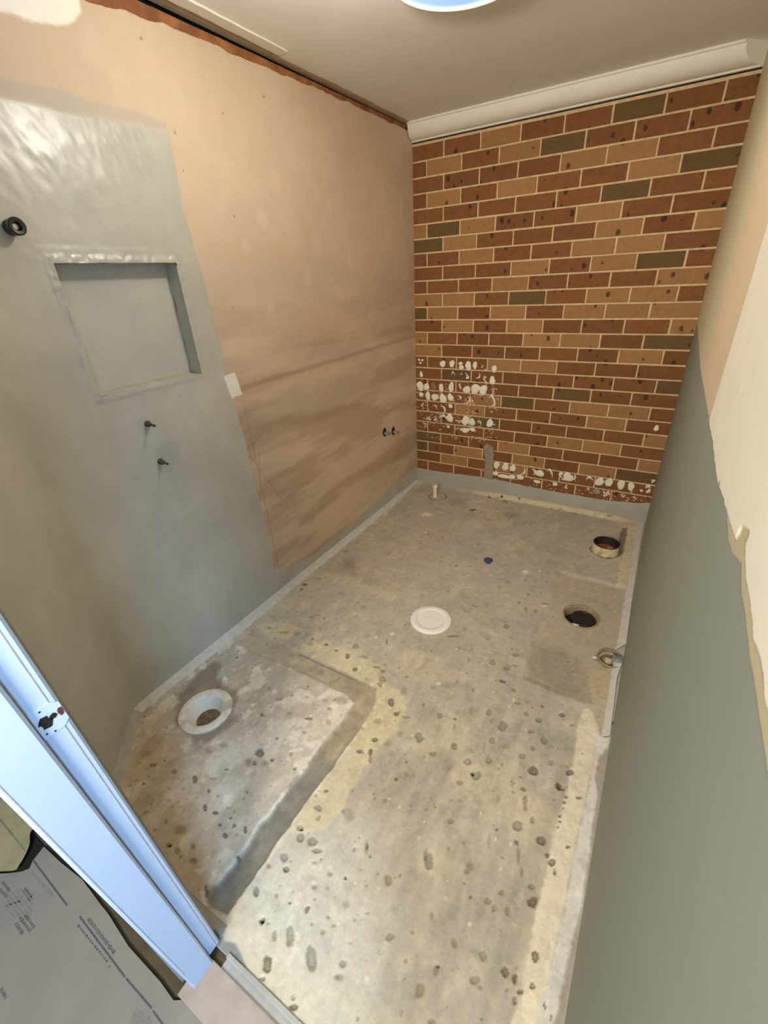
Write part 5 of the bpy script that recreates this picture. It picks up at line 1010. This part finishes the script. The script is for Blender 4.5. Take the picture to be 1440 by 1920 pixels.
# covered floor drain, middle
dc = thing('floor_drain_cover', 'clean white round cap over the floor drain in mid floor', 'floor drain', (0.895, -1.600, 0.0))
bm = bmesh.new(); add_lathe(bm, [(0.107, -0.004), (0.107, 0.005), (0.103, 0.0085), (0.076, 0.0095), (0.073, 0.0075), (0.070, 0.0062)], 64); obj('flange', bm, M['white_pvc'], dc, True)
bm = bmesh.new(); add_lathe(bm, [(0.0702, 0.0062), (0.066, 0.0064), (0.030, 0.0070), (0.004, 0.0072), (0.0035, 0.006), (0.0, 0.006)], 64); obj('cap', bm, M['white_pvc'], dc, True)
# black capped pipe in the recess
bp = thing('capped_waste_pipe', 'black capped waste pipe sunk in the square hollow by the right wall', 'pipe', (*PIPE, -0.010))
bm = bmesh.new(); add_lathe(bm, [(0.092, 0.002), (0.086, 0.0035), (0.081, 0.000), (0.078, -0.012), (0.076, -0.030), (0.075, -0.050)], 48, jitter=lambda k, a: 0.012 * math.sin(5 * a)); obj('cement_collar', bm, noisy('cement_collar', lin(150, 134, 104), rough=0.9, amt=0.2, scale=40, bump=0.4), bp, True)
bm = bmesh.new(); add_lathe(bm, [(0.0764, -0.045), (0.0, -0.046)], 40); obj('pipe_void', bm, M['dark'], bp)
bm = bmesh.new(); add_lathe(bm, [(0.060, -0.045), (0.060, -0.016), (0.057, -0.012), (0.050, -0.012), (0.048, -0.015), (0.0, -0.014)], 40, T_((0.012, 0.006, 0))); obj('cap', bm, M['black_rubber'], bp, True)
bm = bmesh.new(); add_lathe(bm, [(0.014, -0.006), (0.012, 0.004), (0.0, 0.006)], 9, T_((-0.012, -0.080, 0)) @ Matrix.Diagonal((1.2, 0.6, 0.8, 1)), lambda k, a: 0.25 * math.sin(3 * a)); obj('cement_lump', bm, M['adhesive'], bp)
# toilet pan connector
tp = thing('toilet_pipe_stub', 'short cream plastic soil pipe standing in the back right corner', 'pipe', (1.592, -0.512, 0.0))
bm = bmesh.new(); add_lathe(bm, [(0.084, -0.004), (0.080, 0.002), (0.077, 0.008), (0.076, 0.058), (0.0745, 0.0615)], 48); obj('pipe', bm, M['stained_pvc'], tp, True)
bm = bmesh.new(); add_lathe(bm, [(0.0752, 0.058), (0.0762, 0.0625), (0.0745, 0.0645), (0.0705, 0.0635), (0.0695, 0.058), (0.0690, 0.005)], 48); obj('rubber_seal', bm, M['black_rubber'], tp, True)
bm = bmesh.new(); add_lathe(bm, [(0.0695, 0.012), (0.045, 0.018), (0.025, 0.012), (0.0, 0.016)], 24, None, lambda k, a: 0.05 * math.sin(4 * a + k) if k else 0); obj('debris', bm, M['rust'], tp, True)
bm = bmesh.new(); add_lathe(bm, [(0.020, 0.012), (0.017, 0.027), (0.0, 0.031)], 12, T_((0.026, -0.002, 0)), lambda k, a: 0.18 * math.sin(3 * a)); obj('debris', bm, M['yellow'], tp, True)
bm = bmesh.new(); add_lathe(bm, [(0.090, -0.002), (0.084, 0.003), (0.078, 0.004)], 40, None, lambda k, a: 0.05 * math.sin(4 * a + 1) * (k == 0)); obj('grout_ring', bm, M['mud'], tp, True)
# basin standpipe
sp = thing('standpipe', 'thin white plastic standpipe with a loose cap in the back left corner', 'pipe', (0.288, -0.250, 0.0))
bm = bmesh.new(); add_lathe(bm, [(0.0155, -0.004), (0.0155, 0.082), (0.012, 0.083), (0.012, 0.06)], 24); obj('pipe', bm, M['cream_pvc'], sp, True)
bm = bmesh.new(); add_lathe(bm, [(0.0, 0.103), (0.018, 0.102), (0.0195, 0.098), (0.0195, 0.086), (0.014, 0.084)], 24); obj('cap', bm, M['cream_pvc'], sp, True)
# cut conduit at the right wall
cd = thing('cut_waste_socket', 'cut grey pipe socket half under the white bead at the right wall', 'pipe', (1.735, -1.455, 0.0))
bm = bmesh.new()
add_lathe(bm, [(0.058, -0.006), (0.058, 0.006), (0.055, 0.008), (0.051, 0.006), (0.048, -0.030)], 40)
obj('socket', bm, noisy('grey_plastic_socket', lin(150, 132, 98), rough=0.5, amt=0.15, scale=40, bump=0.15), cd, True)
bm = bmesh.new(); add_lathe(bm, [(0.0482, -0.024), (0.03, -0.022), (0.0, -0.026)], 28); obj('mud_plug', bm, M['mud'], cd, True)
bm = bmesh.new(); add_lathe(bm, [(0.020, -0.022), (0.016, -0.006), (0.0, -0.003)], 12, T_((-0.005, -0.004, 0)), lambda k, a: 0.12 * math.sin(3 * a)); obj('cement_lump', bm, noisy('pale_lump', lin(196, 178, 150), rough=0.9, amt=0.1, bump=0.3), cd, True)
bm = bmesh.new(); add_box(bm, (0.006, -0.018, 0.002), (0.052, 0.016, 0.024), 0.006); obj('bracket', bm, noisy('grey_metal_bracket', lin(140, 146, 142), rough=0.5, metal=0.3, amt=0.2, scale=60, bump=0.3), cd, True)
bm = bmesh.new(); add_box(bm, (-0.070, -0.034, 0.000), (-0.054, -0.022, 0.008), 0.003); obj('plaster_crumb', bm, M['adhesive'], cd, True)
# blue plug
pl = bmesh.new(); add_lathe(pl, [(0.030, -0.003), (0.030, 0.0015), (0.027, 0.003), (0.0, 0.0032)], 28, T_((0.978, -0.940, 0)) @ Matrix.Rotation(0.3, 4, 'Z') @ Matrix.Diagonal((0.92, 1.15, 1, 1)), lambda k, a: 0.07 * math.sin(3 * a))
tag(obj('floor_plug', pl, M['blue'], None, True), 'small blue-grey disc set flush in the floor beyond the mid-floor drain', 'plug')

# ================================================================== PIPEWORK IN THE LEFT WALL
so = thing('shower_outlet', 'black plastic shower outlet stub high on the grey wall', 'pipe', (0.001, -2.487, 1.778))
R2 = XROT
bm = bmesh.new(); add_lathe(bm, [(0.020, 0.0), (0.020, 0.012), (0.017, 0.014), (0.017, 0.032)], 24, R2); obj('elbow', bm, M['black_pipe'], so, True)
bm = bmesh.new(); add_lathe(bm, [(0.0205, 0.026), (0.0225, 0.030), (0.0225, 0.044), (0.019, 0.047), (0.012, 0.046), (0.011, 0.030), (0.0, 0.029)], 24, R2); obj('thread_collar', bm, M['black_pipe'], so, True)
bm = bmesh.new(); add_lathe(bm, [(0.010, 0.0295), (0.008, 0.033), (0.0, 0.034)], 12, R2); obj('inner_plug', bm, M['chrome'], so, True)
for k, (y, z, lab) in enumerate(((-2.268, 1.146, 'upper of two brass tap spindles under the niche'), (-2.262, 0.988, 'lower of two brass tap spindles under the niche'))):
    tp2 = thing('tap_spindle', lab, 'tap spindle', (0.001, y, z), 'tap spindles under the niche')
    RR = R2 @ Matrix.Rotation(0.12, 4, 'X')
    bm = bmesh.new(); add_lathe(bm, [(0.013, -0.002), (0.013, 0.006), (0.0095, 0.008), (0.0095, 0.020 + 0.004 * k), (0.006, 0.024 + 0.004 * k), (0.0, 0.025 + 0.004 * k)], 8, RR); obj('tap_body', bm, M['brass'], tp2)
    bm = bmesh.new(); add_lathe(bm, [(0.0042, 0.020), (0.0036, 0.050), (0.0054, 0.051), (0.0054, 0.060), (0.0, 0.061)], 10, RR); obj('spindle', bm, M['brass'], tp2, True)
for y, z, lab in ((-0.520, 0.590, 'left of two capped pipe ends low on the bare board'), (-0.392, 0.562, 'right of two capped pipe ends low on the bare board')):
    pe = thing('pipe_end', lab, 'pipe', (0.0008, y, z), 'basin pipe ends in the board')
    bm = bmesh.new(); add_lathe(bm, [(0.026, -0.001), (0.026, 0.0006), (0.0, 0.0008)], 20, R2 @ Matrix.Diagonal((1.25, 0.9, 1, 1)), lambda k, a: 0.08 * math.sin(3 * a)); obj('cut_hole', bm, M['dark'], pe)
    bm = bmesh.new(); add_lathe(bm, [(0.0115, 0.0), (0.0115, 0.026), (0.0145, 0.027), (0.0145, 0.036), (0.010, 0.040), (0.0, 0.041)], 18, T_((0, 0, -0.006)) @ R2); obj('pipe', bm, M['chrome'], pe, True)

# ================================================================== FLOOR PROTECTION BOARD IN THE HALL
bd = thing('protection_board', 'grey-brown printed paperboard sheet covering the hall floor', 'cardboard', (0.45, -3.5, -0.009))
o3 = lambda P, z: [(x - 0.45, y + 3.5, z) for x, y in P]
ZB = 0.0
edge = [(x, y) for x, y in BOARD[2:]]
pts = edge + [(1.45, -3.150), (1.75, -3.152), (1.75, -4.3), (-0.35, -4.3), (-0.35, -3.32)] + [(x, y) for x, y in reversed(BOARDCUT)]
bm = bmesh.new(); add_prism(bm, [(x - 0.45, y + 3.5) for x, y in pts], 0.0, 0.0025, lambda u, v, n: (u, v, n + 0.009)); sheet_o = obj('sheet', bm, M['board'], bd)
def strip(name, p, q, w, mat, dash=0, seed=0, wob=0.0):
    r_ = random.Random(seed); b = bmesh.new()
    p, q = Vector(p), Vector(q); d = q - p; L = d.length; d.normalize(); n = Vector((-d.y, d.x))
    t = 0.0
    while t < L:
        l = L if not dash else min(r_.uniform(0.5, 1.6) * dash, L - t)
        ww = w * (r_.uniform(0.6, 1.1) if dash else 1.0)
        a, c = p + d * t, p + d * (t + l)
        vs = [a + n * ww / 2, c + n * ww / 2, c - n * ww / 2, a - n * ww / 2]
        v4 = [b.verts.new((v.x - 0.45, v.y + 3.5, 0.0118)) for v in vs]
        b.faces.new(v4)
        t += l + (r_.uniform(0.35, 0.9) * dash if dash else L)
    o = obj(name, b, mat, bd); 
    return o
for k in ('A', 'B', 'Bb', 'Bc', 'G'):
    strip('printed_rule', PRINT[k][0], PRINT[k][1], 0.0042, M['ink'] if k != 'G' else M['ink_soft'])
for k in ('A2',):
    strip('small_print', PRINT[k][0], PRINT[k][1], 0.0085, M['ink_soft'], 0.004, 1)
strip('small_print', PRINT['B2'][0], PRINT['B2'][1], 0.0045, M['ink'], 0.005, 2)
strip('small_print', PRINT['B3'][0], PRINT['B3'][1], 0.0085, M['ink'], 0.0035, 3)
strip('printed_dot', PRINT['B2d'][0], PRINT['B2d'][1], 0.006, M['ink'])
for i, k in enumerate(('C', 'C2', 'D', 'D2', 'E', 'E2', 'E3', 'H', 'I')):
    strip('small_print', PRINT[k][0], PRINT[k][1], 0.0085 if k != 'I' else 0.028, M['ink_soft'] if k[0] in 'DI' else M['ink'], 0.0035, 10 + i)
# faint printed emblem between the print blocks: broken rows of small print
bm = bmesh.new(); r_ = random.Random(3)
for row in range(7):
    half = 0.052 * math.sqrt(max(0.0, 1 - ((row - 3) / 3.6) ** 2))
    x = -half
    while x < half:
        l = r_.uniform(0.003, 0.009); yy = -3.290 + (row - 3) * 0.0082
        vs = [bm.verts.new((0.350 + a - 0.45, yy + b + 3.5, 0.0118)) for a, b in ((x, 0), (x + l, 0.0004), (x + l, 0.0046), (x, 0.0042))]
        bm.faces.new(vs); x += l + r_.uniform(0.0015, 0.004)
obj('printed_emblem', bm, M['ink_soft'], bd)
# lifted olive flap over a black patch standing in for its shade
bm = bmesh.new()
fl = list(FLAP)
fl = [(0.160, -3.150)] + fl
ring_out = []
for s in range(25):
    q = s / 24 * (len(fl) - 1); k0 = min(int(q), len(fl) - 2); f = q - k0
    P0, P1, P2, P3 = fl[max(k0 - 1, 0)], fl[k0], fl[k0 + 1], fl[min(k0 + 2, len(fl) - 1)]
    ring_out.append(tuple(0.5 * (2 * P1[c] + (P2[c] - P0[c]) * f + (2 * P0[c] - 5 * P1[c] + 4 * P2[c] - P3[c]) * f * f + (3 * P1[c] - P0[c] - 3 * P2[c] + P3[c]) * f ** 3) for c in (0, 1)))
nU = 10
rows = []
for (x, y) in ring_out:
    rows.append([bm.verts.new((x + (-0.30 - x) * t - 0.45, y + (-3.23 - y) * t * 0.25 + 3.5, 0.0275 - 0.004 * t)) for t in [i / nU for i in range(nU + 1)]])
for a, b_ in zip(rows[:-1], rows[1:]):
    for i in range(nU): bm.faces.new((a[i], a[i + 1], b_[i + 1], b_[i]))
geo = bmesh.ops.extrude_face_region(bm, geom=list(bm.faces))
bmesh.ops.translate(bm, verts=[v for v in geo['geom'] if isinstance(v, bmesh.types.BMVert)], vec=(0, 0, -0.0025))
obj('lifted_flap', bm, M['flap'], bd)
bm = bmesh.new(); add_prism(bm, [(-0.85, 0.325), (-0.165, 0.325), (-0.165, 0.19), (-0.85, 0.10)], 0.001, 0.0035, lambda u, v, n: (u, v, n)); obj('flap_shade_patch', bm, M['dark'], bd)  # black sheet in place of the shade under the flap
strip('printed_rule', (-0.05, -3.212), (0.23, -3.2135), 0.0028, M['ink_soft']).location.z = 0.0162
